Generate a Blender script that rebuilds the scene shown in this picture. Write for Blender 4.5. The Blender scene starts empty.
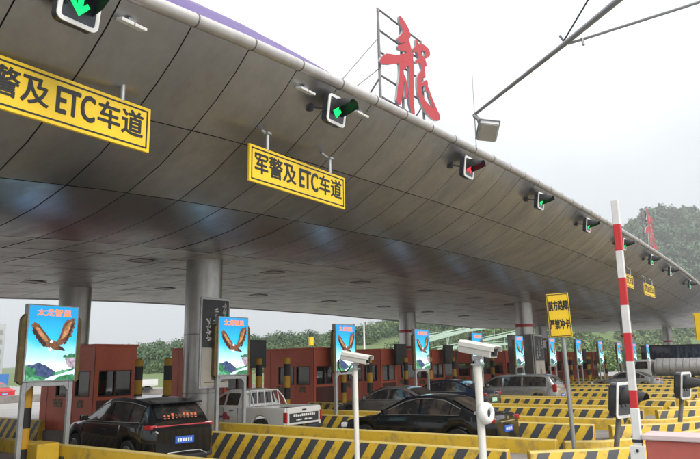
import bpy, bmesh, math, random
import numpy as np
from mathutils import Vector, Matrix
R = math.radians
random.seed(7); rng = np.random.default_rng(7)
sc = bpy.context.scene
COL = sc.collection

# ------------------------------------------------------------------ camera
cam = bpy.data.cameras.new('camera'); camo = bpy.data.objects.new('camera', cam); COL.objects.link(camo)
cam.sensor_width = 36.0; cam.lens = 640.0/700.0*36.0; cam.clip_start = 0.05; cam.clip_end = 3000
camo.matrix_world = Matrix(((0.80810771, 0.13649862, 0.57300092, 0),
                            (0.58873702, -0.15624571, -0.79308007, 0),
                            (-0.0187254, 0.97824097, -0.20662516, 2.15), (0, 0, 0, 1)))
sc.camera = camo
# ------------------------------------------------------------------ sky, sun, exposure
SUN_EL, SUN_ROT = R(40), R(105)
w = bpy.data.worlds.new('World'); sc.world = w; w.use_nodes = True
nt = w.node_tree; nt.nodes.clear()
def N(tree, kind, **kw):
    n = tree.nodes.new(kind)
    for k, v in kw.items(): setattr(n, k, v)
    return n
out = N(nt, 'ShaderNodeOutputWorld'); bg = N(nt, 'ShaderNodeBackground'); bg.inputs['Strength'].default_value = 0.10
sky = N(nt, 'ShaderNodeTexSky', sky_type='NISHITA'); sky.sun_disc = False
sky.sun_elevation = SUN_EL; sky.sun_rotation = SUN_ROT; sky.dust_density = 4; sky.air_density = 1.0
tc = N(nt, 'ShaderNodeTexCoord'); sep = N(nt, 'ShaderNodeSeparateXYZ'); nt.links.new(tc.outputs['Generated'], sep.inputs[0])
ramp = N(nt, 'ShaderNodeValToRGB'); e = ramp.color_ramp.elements
e[0].position = 0.0; e[0].color = (0.40, 0.43, 0.455, 1); e[1].position = 0.70; e[1].color = (1.0, 1.0, 1.0, 1)
e2 = e.new(0.12); e2.color = (0.455, 0.485, 0.505, 1); e3 = e.new(0.28); e3.color = (0.53, 0.56, 0.58, 1); e4 = e.new(0.46); e4.color = (0.74, 0.76, 0.77, 1)
noi = N(nt, 'ShaderNodeTexNoise'); noi.inputs['Scale'].default_value = 2.2; noi.inputs['Detail'].default_value = 5
nt.links.new(tc.outputs['Generated'], noi.inputs['Vector'])
mm = N(nt, 'ShaderNodeMath', operation='MULTIPLY_ADD'); mm.inputs[1].default_value = 0.34; 
mm2 = N(nt, 'ShaderNodeMath', operation='SUBTRACT'); mm2.inputs[1].default_value = 0.17
nt.links.new(noi.outputs['Fac'], mm.inputs[0]); nt.links.new(sep.outputs['Z'], mm.inputs[2]); nt.links.new(mm.outputs[0], mm2.inputs[0])
nt.links.new(mm2.outputs[0], ramp.inputs['Fac'])
gain = N(nt, 'ShaderNodeMix', data_type='RGBA', blend_type='MULTIPLY'); gain.inputs['Factor'].default_value = 1
nt.links.new(ramp.outputs['Color'], gain.inputs[6]); gain.inputs[7].default_value = (8.2, 8.2, 8.2, 1)
mix = N(nt, 'ShaderNodeMix', data_type='RGBA'); mix.inputs['Factor'].default_value = 0.94      # overcast deck over the clear sky
nt.links.new(sky.outputs['Color'], mix.inputs[6]); nt.links.new(gain.outputs[2], mix.inputs[7])
nt.links.new(mix.outputs[2], bg.inputs['Color']); nt.links.new(bg.outputs[0], out.inputs['Surface'])
sun = bpy.data.lights.new('sun', 'SUN'); sun.energy = 1.5; sun.angle = R(32); sun.color = (1, 0.97, 0.92)
suno = bpy.data.objects.new('sun', sun); COL.objects.link(suno)
sd = Vector((math.sin(SUN_ROT)*math.cos(SUN_EL), math.cos(SUN_ROT)*math.cos(SUN_EL), math.sin(SUN_EL)))
suno.rotation_euler = sd.to_track_quat('Z', 'Y').to_euler()
vs = sc.view_settings; vs.view_transform = 'Standard'; vs.look = 'None'; vs.gamma = 1; vs.use_curve_mapping = False; vs.exposure = 1.15
sc.cycles.max_bounces = 8; sc.cycles.diffuse_bounces = 4; sc.cycles.use_denoising = True

# ------------------------------------------------------------------ materials
def M(name, col, rough=0.6, metal=0.0, var=0.12, scale=3.0, bump=0.0, bscale=40, emit=0.0, col2=None, spec=0.5, coat=0.0, trans=0.0, stretch=None, thr=None):
    m = bpy.data.materials.new(name); m.use_nodes = True; t = m.node_tree
    b = t.nodes['Principled BSDF']
    b.inputs['Roughness'].default_value = rough; b.inputs['Metallic'].default_value = metal
    b.inputs['Specular IOR Level'].default_value = spec; b.inputs['Coat Weight'].default_value = coat
    if trans: b.inputs['Transmission Weight'].default_value = trans
    c = N(t, 'ShaderNodeTexCoord'); src = c.outputs['Object']
    if stretch:
        mp = N(t, 'ShaderNodeMapping'); mp.inputs['Scale'].default_value = stretch; t.links.new(src, mp.inputs[0]); src = mp.outputs[0]
    n = N(t, 'ShaderNodeTexNoise'); n.inputs['Scale'].default_value = scale; n.inputs['Detail'].default_value = 6; n.inputs['Roughness'].default_value = .62
    t.links.new(src, n.inputs['Vector'])
    r = N(t, 'ShaderNodeValToRGB'); el = r.color_ramp.elements
    lo = tuple(max(0, x*(1-var)) for x in col); hi = tuple(min(1, x*(1+var)) for x in col)
    if col2: lo, hi = col, col2
    a, z = thr or (0.3, 0.7)
    el[0].position = a; el[0].color = (*lo, 1); el[1].position = z; el[1].color = (*hi, 1)
    t.links.new(n.outputs['Fac'], r.inputs[0]); t.links.new(r.outputs[0], b.inputs['Base Color'])
    if emit:
        t.links.new(r.outputs[0], b.inputs['Emission Color']); b.inputs['Emission Strength'].default_value = emit
    if bump:
        n2 = N(t, 'ShaderNodeTexNoise'); n2.inputs['Scale'].default_value = bscale; n2.inputs['Detail'].default_value = 4
        t.links.new(c.outputs['Object'], n2.inputs['Vector'])
        bp = N(t, 'ShaderNodeBump'); bp.inputs['Strength'].default_value = bump; bp.inputs['Distance'].default_value = .02
        t.links.new(n2.outputs['Fac'], bp.inputs['Height']); t.links.new(bp.outputs[0], b.inputs['Normal'])
    return m
def E(name, col, s, var=0.0):
    m = bpy.data.materials.new(name); m.use_nodes = True; t = m.node_tree; b = t.nodes['Principled BSDF']
    b.inputs['Base Color'].default_value = (col[0]*.3, col[1]*.3, col[2]*.3, 1); b.inputs['Roughness'].default_value = .5
    b.inputs['Emission Color'].default_value = (*col, 1); b.inputs['Emission Strength'].default_value = s*.66
    if var:
        c = N(t, 'ShaderNodeTexCoord'); n = N(t, 'ShaderNodeTexNoise'); n.inputs['Scale'].default_value = 14; n.inputs['Detail'].default_value = 7; n.inputs['Roughness'].default_value = .7
        t.links.new(c.outputs['Object'], n.inputs['Vector']); r = N(t, 'ShaderNodeValToRGB'); el = r.color_ramp.elements
        el[0].position = .35; el[0].color = (*[x*(1-var) for x in col], 1); el[1].position = .66; el[1].color = (*[min(1, x*(1+1.3*var)) for x in col], 1)
        t.links.new(n.outputs['Fac'], r.inputs[0]); t.links.new(r.outputs[0], b.inputs['Emission Color'])
    return m
def pane():
    m = bpy.data.materials.new('booth_window_pane'); m.use_nodes = True; t = m.node_tree; t.nodes.clear()
    o = N(t, 'ShaderNodeOutputMaterial'); mx = N(t, 'ShaderNodeMixShader'); tr = N(t, 'ShaderNodeBsdfTransparent'); gl = N(t, 'ShaderNodeBsdfGlossy'); fr = N(t, 'ShaderNodeFresnel')
    tr.inputs[0].default_value = (.62, .66, .66, 1); gl.inputs['Roughness'].default_value = .04; fr.inputs[0].default_value = 1.9
    t.links.new(fr.outputs[0], mx.inputs[0]); t.links.new(tr.outputs[0], mx.inputs[1]); t.links.new(gl.outputs[0], mx.inputs[2]); t.links.new(mx.outputs[0], o.inputs[0]); return m
def mottled(name, col, dirt, rough, metal, lo=.45, hi=.7, scale=1.5, streak=(1,1,1), rvar=.12, chips=None):
    """a base colour with irregular grime patches and varying gloss"""
    m = M(name, col, rough, metal, var=.06, scale=6); t = m.node_tree; b = t.nodes['Principled BSDF']
    base = b.inputs['Base Color'].links[0].from_socket
    c = N(t, 'ShaderNodeTexCoord'); mp = N(t, 'ShaderNodeMapping'); mp.inputs['Scale'].default_value = streak
    n = N(t, 'ShaderNodeTexNoise'); n.inputs['Scale'].default_value = scale; n.inputs['Detail'].default_value = 8; n.inputs['Roughness'].default_value = .65
    t.links.new(c.outputs['Object'], mp.inputs[0]); t.links.new(mp.outputs[0], n.inputs['Vector'])
    r = N(t, 'ShaderNodeValToRGB'); r.color_ramp.elements[0].position = lo; r.color_ramp.elements[1].position = hi
    t.links.new(n.outputs['Fac'], r.inputs[0])
    x = N(t, 'ShaderNodeMix', data_type='RGBA'); t.links.new(r.outputs[0], x.inputs['Factor']); t.links.new(base, x.inputs[6]); x.inputs[7].default_value = (*dirt, 1)
    res = x.outputs[2]
    if chips:
        n3 = N(t, 'ShaderNodeTexNoise'); n3.inputs['Scale'].default_value = 7; n3.inputs['Detail'].default_value = 9; n3.inputs['Roughness'].default_value = .75
        mp3 = N(t, 'ShaderNodeMapping'); mp3.inputs['Scale'].default_value = (.5, 1, 1.6); t.links.new(c.outputs['Object'], mp3.inputs[0]); t.links.new(mp3.outputs[0], n3.inputs['Vector'])
        r3 = N(t, 'ShaderNodeValToRGB'); r3.color_ramp.elements[0].position = .635; r3.color_ramp.elements[1].position = .67; t.links.new(n3.outputs['Fac'], r3.inputs[0])
        x3 = N(t, 'ShaderNodeMix', data_type='RGBA'); t.links.new(r3.outputs[0], x3.inputs['Factor']); t.links.new(res, x3.inputs[6]); x3.inputs[7].default_value = (*chips, 1); res = x3.outputs[2]
    t.links.new(res, b.inputs['Base Color'])
    ra = N(t, 'ShaderNodeMath', operation='MULTIPLY_ADD'); ra.inputs[1].default_value = rvar; ra.inputs[2].default_value = rough
    t.links.new(r.outputs[0], ra.inputs[0]); t.links.new(ra.outputs[0], b.inputs['Roughness'])
    return m
def stripes():
    m = mottled('hazard_stripes', (.60, .385, .02), (.17, .13, .06), .6, 0, .50, .74, 4.5, chips=(.12, .105, .085)); t = m.node_tree; b = t.nodes['Principled BSDF']
    yel = b.inputs['Base Color'].links[0].from_socket
    c = N(t, 'ShaderNodeTexCoord'); s = N(t, 'ShaderNodeSeparateXYZ'); t.links.new(c.outputs['UV'], s.inputs[0])
    a = N(t, 'ShaderNodeMath', operation='MULTIPLY_ADD'); a.inputs[1].default_value = -0.62
    t.links.new(s.outputs['Y'], a.inputs[0]); t.links.new(s.outputs['X'], a.inputs[2])
    d = N(t, 'ShaderNodeMath', operation='DIVIDE'); d.inputs[1].default_value = 0.44; t.links.new(a.outputs[0], d.inputs[0])
    f = N(t, 'ShaderNodeMath', operation='FRACT'); t.links.new(d.outputs[0], f.inputs[0])
    n = N(t, 'ShaderNodeTexNoise'); n.inputs['Scale'].default_value = 25; n.inputs['Detail'].default_value = 3; t.links.new(c.outputs['Object'], n.inputs['Vector'])
    wv = N(t, 'ShaderNodeMath', operation='MULTIPLY_ADD'); wv.inputs[1].default_value = .07; t.links.new(n.outputs['Fac'], wv.inputs[0]); t.links.new(f.outputs[0], wv.inputs[2])
    g = N(t, 'ShaderNodeMath', operation='GREATER_THAN'); g.inputs[1].default_value = .55; t.links.new(wv.outputs[0], g.inputs[0])
    top = N(t, 'ShaderNodeMath', operation='LESS_THAN'); top.inputs[1].default_value = .60; t.links.new(s.outputs['Y'], top.inputs[0])
    mu = N(t, 'ShaderNodeMath', operation='MULTIPLY'); t.links.new(g.outputs[0], mu.inputs[0]); t.links.new(top.outputs[0], mu.inputs[1])
    x = N(t, 'ShaderNodeMix', data_type='RGBA'); t.links.new(mu.outputs[0], x.inputs['Factor']); t.links.new(yel, x.inputs[6]); x.inputs[7].default_value = (.045, .048, .055, 1)
    t.links.new(x.outputs[2], b.inputs['Base Color']); return m
def bands(name, c1, c2, period, phase=0.0, duty=.5, rough=.45):
    m = M(name, c1, rough, var=.1, scale=8); t = m.node_tree; b = t.nodes['Principled BSDF']; base = b.inputs['Base Color'].links[0].from_socket
    c = N(t, 'ShaderNodeTexCoord'); s = N(t, 'ShaderNodeSeparateXYZ'); t.links.new(c.outputs['Object'], s.inputs[0])
    d = N(t, 'ShaderNodeMath', operation='MULTIPLY_ADD'); d.inputs[1].default_value = 1/period; d.inputs[2].default_value = phase; t.links.new(s.outputs['Z'], d.inputs[0])
    f = N(t, 'ShaderNodeMath', operation='FRACT'); t.links.new(d.outputs[0], f.inputs[0])
    g = N(t, 'ShaderNodeMath', operation='GREATER_THAN'); g.inputs[1].default_value = duty; t.links.new(f.outputs[0], g.inputs[0])
    x = N(t, 'ShaderNodeMix', data_type='RGBA'); t.links.new(g.outputs[0], x.inputs['Factor']); t.links.new(base, x.inputs[6]); x.inputs[7].default_value = (*c2, 1)
    t.links.new(x.outputs[2], b.inputs['Base Color']); return m
def screen_mat():
    m = bpy.data.materials.new('lit_screen_sky'); m.use_nodes = True; t = m.node_tree; b = t.nodes['Principled BSDF']
    b.inputs['Base Color'].default_value = (.02, .02, .02, 1); b.inputs['Roughness'].default_value = .35
    c = N(t, 'ShaderNodeTexCoord'); s = N(t, 'ShaderNodeSeparateXYZ'); t.links.new(c.outputs['Object'], s.inputs[0])
    n = N(t, 'ShaderNodeTexNoise'); n.inputs['Scale'].default_value = 2.4; n.inputs['Detail'].default_value = 4; t.links.new(c.outputs['Object'], n.inputs['Vector'])
    a = N(t, 'ShaderNodeMath', operation='MULTIPLY_ADD'); a.inputs[1].default_value = .35; t.links.new(n.outputs['Fac'], a.inputs[0]); t.links.new(s.outputs['Z'], a.inputs[2])
    r = N(t, 'ShaderNodeMapRange'); r.inputs[1].default_value = 1.75; r.inputs[2].default_value = 3.45; t.links.new(a.outputs[0], r.inputs[0])
    k = N(t, 'ShaderNodeValToRGB'); el = k.color_ramp.elements
    el[0].position = .36; el[0].color = (.85, .95, 1, 1); el[1].position = 1; el[1].color = (.0, .30, .68, 1)
    q = el.new(.5); q.color = (.45, .82, .95, 1); q = el.new(.72); q.color = (.02, .50, .82, 1)
    t.links.new(r.outputs[0], k.inputs[0]); t.links.new(k.outputs[0], b.inputs['Emission Color']); b.inputs['Emission Strength'].default_value = .66
    return m
MT = dict(
    ground=mottled('concrete_ground', (.32, .315, .305), (.22, .215, .205), .75, 0, .4, .75, .35),
    asphalt=mottled('lane_concrete', (.24, .235, .225), (.11, .108, .105), .7, 0, .42, .72, .6, (.25, 1.6, 1)),
    island=mottled('island_paving', (.25, .225, .21), (.14, .13, .12), .8, 0, .4, .75, 1.2),
    panel=mottled('soffit_aluminium', (.405, .407, .412), (.305, .307, .312), .28, .95, .38, .75, .9, (1, 1.6, 1), .18),
    ceil=mottled('ceiling_aluminium', (.44, .43, .415), (.33, .32, .31), .38, .55, .45, .75, .9, (1, 1, 1), .12),
    gap=M('panel_gap', (.02, .018, .017), .9),
    tube=mottled('edge_tube_metal', (.56, .54, .52), (.42, .40, .38), .36, .7, .45, .8, 2.5),
    joint=M('tube_joint', (.12, .11, .11), .6),
    purple=mottled('purple_roof_sheet', (.115, .075, .24), (.09, .06, .20), .55, 0, .4, .7, .8),
    column=mottled('column_steel', (.40, .39, .375), (.28, .27, .26), .3, .85, .45, .75, 1.2, (1, 1, .3)),
    colring=M('column_ring', (.25, .24, .24), .4, .6), redband=M('red_band', (.42, .03, .03), .5),
    stripe=stripes(),
    yellow=mottled('yellow_paint', (.60, .385, .022), (.22, .16, .07), .6, 0, .50, .76, 3.4, chips=(.13, .11, .09)),
    yrim=mottled('yellow_rim', (.60, .46, .14), (.30, .24, .14), .6, 0, .5, .8, 3),
    signy=mottled('sign_yellow', (.78, .52, .015), (.66, .43, .02), .42, 0, .5, .8, 1.4),
    black=M('black_paint', (.012, .012, .013), .45), dark=M('dark_plastic', (.025, .026, .03), .5), rubber=M('rubber', (.015, .015, .015), .85),
    lens=M('signal_panel', (.02, .024, .035), .25, coat=.5),
    white=M('white_paint', (.72, .72, .70), .45, var=.08, scale=5), whitec=M('camera_housing', (.66, .65, .60), .42, var=.06, scale=4),
    grey=M('grey_steel', (.32, .33, .34), .4, .5), galv=mottled('galvanised', (.45, .46, .47), (.33, .33, .34), .45, .55, .45, .75, 4),
    brass=mottled('frame_gold', (.20, .15, .06), (.12, .09, .04), .4, .6, .4, .7, 4),
    booth=mottled('booth_red_brown', (.66, .14, .07), (.52, .11, .055), .5, 0, .45, .8, .9),
    boothd=M('booth_dark_trim', (.10, .028, .02), .5), glassd=M('dark_glass', (.012, .014, .016), .08, spec=.6, coat=.3, var=.2, scale=1.2),
    inside=M('booth_inside', (.22, .20, .17), .7, var=.6, scale=4), wood=M('amber_goods', (.35, .17, .04), .6, var=.5, scale=9),
    red=M('dragon_red', (.40, .022, .030), .45, var=.05), redw=M('boom_red', (.55, .025, .03), .42, var=.1), pinkred=mottled('faded_red_cabinet', (.46, .11, .085), (.40, .095, .075), .5, 0, .4, .8, 1.2),
    pinktop=M('cabinet_lid', (.62, .50, .50), .5), frame=M('rusty_frame_steel', (.20, .19, .19), .55, .4, var=.3, scale=6),
    carblack=M('car_paint_black', (.006, .0065, .008), .12, 0, coat=.35, spec=.45, var=.05), carblue=M('car_paint_navy', (.012, .02, .05), .18, .2, coat=1.0),
    cargrey=M('car_paint_dark_grey', (.16, .153, .145), .22, .4, coat=1.0), carsilver=M('car_paint_silver', (.42, .42, .42), .26, .6, coat=.8),
    carwhite=M('car_paint_white', (.62, .625, .61), .25, 0, coat=.8, var=.04), glass=M('car_glass', (.016, .017, .018), .05, spec=.6, coat=.4, col2=(.075, .055, .045), scale=2.2, thr=(.45, .62)),
    chrome=M('chrome', (.7, .7, .7), .15, 1), tail=M('tail_light', (.30, .010, .012), .2, coat=.8, emit=.05), amber=M('amber_light', (.6, .2, .02), .3, coat=.6), plate=M('number_plate_blue', (.03, .10, .42), .4, emit=.05),
    plateg=M('number_plate_green', (.35, .62, .42), .4), headl=M('head_light', (.6, .62, .62), .12, coat=.8), rim=M('wheel_rim', (.30, .30, .31), .3, .8),
    decalr=M('door_sticker', (.45, .06, .10), .5), decalb=M('door_sticker_blue', (.10, .12, .28), .5), goods=M('orange_goods', (.5, .12, .04), .6, var=.4, scale=20),
    tank=mottled('tank_steel', (.55, .55, .55), (.38, .38, .38), .4, .3, .4, .7, 3), paleg=M('pale_green_rail', (.42, .56, .46), .5), blue=M('blue_board', (.04, .16, .42), .5),
    hazeb=M('far_building', (.42, .43, .45), .8, var=.15, scale=.3), grass=mottled('grass_slope', (.085, .14, .035), (.12, .16, .06), .9, 0, .4, .65, .12),
    leafa=M('foliage', (.045, .085, .024), .65, var=.6, scale=.22, col2=(.11, .175, .055), thr=(.32, .68)), leafb=M('foliage_dark', (.028, .066, .024), .65, scale=.10, col2=(.072, .14, .045), thr=(.32, .68)), leafc=M('foliage_light', (.075, .13, .03), .65, scale=.25, col2=(.15, .235, .06), thr=(.32, .68)), bark=M('bark', (.09, .07, .05), .9),
    board=M('poster_dark', (.03, .03, .032), .5, var=.3, scale=6), beige=mottled('poster_beige', (.42, .39, .34), (.34, .31, .26), .5, 0, .4, .7, 3), ink=M('poster_ink', (.70, .70, .67), .6), inkd=M('poster_bottle', (.16, .13, .10), .5),
    led=M('led_board_off', (.022, .025, .026), .4, var=.3, scale=20), poster=M('booth_poster', (.12, .05, .03), .6, col2=(.3, .2, .1), scale=12, thr=(.4, .6)),
    pane=pane(), skys=screen_mat(),
    s_feather=E('screen_feather', (.13, .055, .025), 1, .6), s_feather2=E('screen_feather_light', (.36, .17, .07), 1, .6), s_fdark=E('screen_feather_dark', (.025, .013, .012), 1, .6), s_white=E('screen_white', (.85, .88, .9), 1, .2),
    s_mtn=E('screen_mountain', (.035, .055, .13), 1, .6), s_green=E('screen_green', (.03, .16, .07), 1, .6), s_green2=E('screen_green_light', (.09, .30, .16), 1, .6), s_cliff=E('screen_cliff', (.30, .24, .30), 1, .6), s_fall=E('screen_water', (.55, .78, .88), 1, .2), s_orange=E('screen_orange', (.9, .22, .04), 1.1, 0),
    gled=E('green_arrow', (.005, .75, .13), 1.5), rled=E('red_cross', (1, .03, .04), 1.6),
    boom=bands('boom_bands', (.68, .67, .65), (.55, .025, .03), .60, .90, .5), post=bands('post_bands', (.55, .30, .015), (.014, .014, .014), .84, .35, .5),
)
# ------------------------------------------------------------------ mesh helpers
class MB:
    def __init__(s): s.v = []; s.f = []; s.m = []; s.uv = {}
    def add(s, vs, fs, mi=0):
        o = len(s.v); s.v += [tuple(map(float, p)) for p in vs]
        for f in fs: s.f.append(tuple(i+o for i in f)); s.m.append(mi)
        return s
    def quad(s, a, b, c, d, mi=0): return s.add([a, b, c, d], [(0, 1, 2, 3)], mi)
    def box(s, c, d, mi=0, rz=0, mat=None):
        x, y, z = d[0]/2, d[1]/2, d[2]/2
        p = [Vector((i*x, j*y, k*z)) for i in (-1, 1) for j in (-1, 1) for k in (-1, 1)]
        T = mat if mat else Matrix.Rotation(rz, 3, 'Z')
        p = [T @ q + Vector(c) for q in p]
        return s.add(p, [(0, 1, 3, 2), (4, 6, 7, 5), (0, 4, 5, 1), (2, 3, 7, 6), (0, 2, 6, 4), (1, 5, 7, 3)], mi)
    def b2(s, lo, hi, mi=0): return s.box([(lo[i]+hi[i])/2 for i in range(3)], [abs(hi[i]-lo[i]) for i in range(3)], mi)
    def cyl(s, p0, p1, r0, r1=None, n=16, mi=0, caps=True):
        r1 = r0 if r1 is None else r1; p0, p1 = Vector(p0), Vector(p1); d = (p1-p0).normalized()
        a = d.orthogonal().normalized(); b = d.cross(a)
        vs = []
        for p, r in ((p0, r0), (p1, r1)):
            for i in range(n): t = 2*math.pi*i/n; vs.append(p + a*(r*math.cos(t)) + b*(r*math.sin(t)))
        fs = [(i, (i+1) % n, n+(i+1) % n, n+i) for i in range(n)]
        if caps: fs += [tuple(range(n-1, -1, -1)), tuple(range(n, 2*n))]
        return s.add(vs, fs, mi)
    def tube(s, pts, r, n=10, mi=0):
        pts = [Vector(p) for p in pts]; k = len(pts); vs = []; up = None
        for i, p in enumerate(pts):
            d = (pts[min(i+1, k-1)]-pts[max(i-1, 0)]).normalized()
            a = d.orthogonal().normalized() if up is None else (up - d*up.dot(d)).normalized(); up = a; b = d.cross(a)
            rr = r[i] if isinstance(r, (list, tuple)) else r
            for j in range(n): t = 2*math.pi*j/n; vs.append(p + a*(rr*math.cos(t)) + b*(rr*math.sin(t)))
        fs = [(i*n+j, i*n+(j+1) % n, (i+1)*n+(j+1) % n, (i+1)*n+j) for i in range(k-1) for j in range(n)]
        fs += [tuple(range(n-1, -1, -1)), tuple(range((k-1)*n, k*n))]
        return s.add(vs, fs, mi)
    def loft(s, secs, mi=0, closed=True, cap=True):
        n = len(secs[0]); vs = [p for q in secs for p in q]; k = len(secs); m = n if closed else n-1
        fs = [(i*n+j, i*n+(j+1) % n, (i+1)*n+(j+1) % n, (i+1)*n+j) for i in range(k-1) for j in range(m)]
        if cap: fs += [tuple(range(n-1, -1, -1)), tuple(range((k-1)*n, k*n))]
        return s.add(vs, fs, mi)
    def prism(s, poly, off, vec, mi=0):
        """poly: 3-D points of a planar outline, pushed along vec"""
        vec = Vector(vec); a = [Vector(p)+Vector(off) for p in poly]; n = len(a); b = [p+vec for p in a]
        return s.add(a+b, [tuple(range(n-1, -1, -1)), tuple(range(n, 2*n))] + [(i, (i+1) % n, n+(i+1) % n, n+i) for i in range(n)], mi)
    def build(s, name, mats, parent=None, smooth=None, bevel=0, kind=None, fix=True):
        me = bpy.data.meshes.new(name); me.from_pydata(s.v, [], s.f); mats = mats if isinstance(mats, (list, tuple)) else [mats]
        for m in mats: me.materials.append(MT[m] if isinstance(m, str) else m)
        me.polygons.foreach_set('material_index', s.m); me.validate()
        if fix:
            bm = bmesh.new(); bm.from_mesh(me); bmesh.ops.remove_doubles(bm, verts=bm.verts, dist=1e-5)
            bmesh.ops.recalc_face_normals(bm, faces=bm.faces); bm.to_mesh(me); bm.free()
        if smooth is not None:
            me.polygons.foreach_set('use_smooth', [True]*len(me.polygons)); me.set_sharp_from_angle(angle=R(smooth))
        me.update()
        o = bpy.data.objects.new(name, me); COL.objects.link(o)
        if parent: o.parent = parent
        if bevel:
            b = o.modifiers.new('bevel', 'BEVEL'); b.width = bevel; b.segments = 2; b.limit_method = 'ANGLE'; b.angle_limit = R(40)
        if kind: o['kind'] = kind
        return o
def tag(o, label, cat, group=None):
    o['label'] = label; o['category'] = cat
    if group: o['group'] = group
    return o
def thing(name, label, cat, loc=(0, 0, 0), group=None, rz=0):
    o = bpy.data.objects.new(name, None); COL.objects.link(o); o.location = loc; o.rotation_euler = (0, 0, rz); o.empty_display_size = .2
    return tag(o, label, cat, group)
KIDS = {}
def copy_tree(o, parent=None):
    c = o.copy(); COL.objects.link(c)
    if parent: c.parent = parent
    for ch in o.children: copy_tree(ch, c)
    return c
def text_obj(name, body, size, mat, parent, mw, extrude=.004, bold=0.0, sx=1.0, align='CENTER'):
    cu = bpy.data.curves.new('lettering', 'FONT'); cu.body = body; cu.size = size; cu.extrude = extrude; cu.offset = bold; cu.align_x = align; cu.align_y = 'CENTER'; cu.resolution_u = 3
    cu.offset = 0; t = bpy.data.objects.new('tmp', cu); COL.objects.link(t); bpy.context.view_layer.update()
    me = bpy.data.meshes.new_from_object(t.evaluated_get(bpy.context.evaluated_depsgraph_get()))
    bpy.data.objects.remove(t); bpy.data.curves.remove(cu)
    if bold:                                   # heavier letters: the outlines laid again a little to each side, each a hair prouder
        nv = len(me.vertices); co = np.empty(nv*3); me.vertices.foreach_get('co', co); co = co.reshape(-1, 3); fs = [tuple(p.vertices) for p in me.polygons]
        V, F = [], []
        for k, (dx, dy) in enumerate(((-1, -.35), (1, .35), (-.4, .8), (.4, -.8))):
            F += [tuple(i+nv*k for i in f) for f in fs]; V.append(co+np.array([dx*bold/sx, dy*bold, .0006*k]))
        me = bpy.data.meshes.new(name); me.from_pydata(np.concatenate(V).tolist(), [], F)
    me.transform(mw @ Matrix.Diagonal((sx, 1, 1, 1))); me.materials.clear(); me.materials.append(MT[mat]); me.name = name
    o = bpy.data.objects.new(name, me); COL.objects.link(o); o.parent = parent; return o
# frame whose local x runs along +Y, local y along +Z and which faces +X
FX = Matrix(((0, 0, 1, 0), (1, 0, 0, 0), (0, 1, 0, 0), (0, 0, 0, 1)))
ORD = ['first', 'second', 'third', 'fourth', 'fifth', 'sixth', 'seventh', 'eighth', 'ninth', 'tenth', 'eleventh', 'twelfth', 'thirteenth', 'fourteenth']
NI = 12; PITCH = 5.32
YC = [7.08 + PITCH*i for i in range(NI)]          # island centre lines
lerp = lambda a, b, t: a+(b-a)*t
def sst(a, b, x): t = np.clip((x-a)/(b-a), 0, 1); return t*t*(3-2*t)

# ================================================================== SETTING
def hill(x, y):
    x = np.asarray(x, float); y = np.asarray(y, float)
    a = sst(-46, -112, x)*(1.2 + .085*np.clip(y-78, 0, 260))*sst(70, 92, y+(x+100)*.4)*(1-.95*sst(-150, -240, x))
    b = 108*np.exp(-(((x+70)/np.where(x < -70, 150, 300))**2 + ((y-660)/190)**2))
    c = 4*np.sin(x*.035+1)*np.sin(y*.028)*sst(-70, -130, x)*sst(120, 200, y)
    terr = 1.1*sst(-42, -50, x)*sst(42, 62, y)
    return a+b*sst(240, 420, y)+np.maximum(c, -2)+terr
def terrain():
    xs = np.concatenate([np.linspace(-900, -260, 17), np.linspace(-240, 120, 91), np.linspace(150, 900, 15)])
    ys = np.concatenate([np.linspace(-600, -40, 12), np.linspace(-30, 330, 91), np.linspace(345, 1000, 56), np.linspace(1040, 1200, 3)])
    X, Y = np.meshgrid(xs, ys); Z = hill(X, Y); m = MB(); nx = len(xs)
    m.v = list(zip(X.ravel(), Y.ravel(), Z.ravel()))
    for j in range(len(ys)-1):
        for i in range(nx-1):
            m.f.append((j*nx+i, j*nx+i+1, (j+1)*nx+i+1, (j+1)*nx+i)); m.m.append(1 if Z[j, i]+Z[j+1, i+1] > .5 else 0)
    return m.build('ground', ['ground', 'grass'], kind='structure', smooth=60, fix=False)
terrain()
lm = MB()
for i in range(-1, NI):
    y0 = YC[0]+PITCH*i+1.35; lm.quad((-30, y0, .004), (4, y0, .004), (4, y0+2.6, .004), (-30, y0+2.6, .004))
lm.build('road', 'asphalt', kind='structure')

# right-hand part of an island: the walls swing away from the lane line
BEND_N = [(-4.42, -1.1), (-3.6, -.38), (-3.0, .42), (-2.55, 1.5), (-2.2, 3.0), (-1.95, 5.0)]
BEND_F = [(-4.42, .80), (-3.75, 1.25), (-3.25, 2.1), (-2.85, 3.1), (-2.5, 4.3), (-2.3, 5.6)]
fl = MB()
for yc in YC:
    fl.b2((-26.5, yc-1.08, 0), (-4.0, yc+1.08, .30))
    p = [(-4.0, yc-.9)] + [(x, yc+y) for x, y in BEND_N[1:]] + [(x, yc+y) for x, y in BEND_F[::-1]]
    fl.prism([(x, y, .004) for x, y in p], (0, 0, 0), (0, 0, .2))
fl.build('pavement', 'island', kind='structure')

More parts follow.
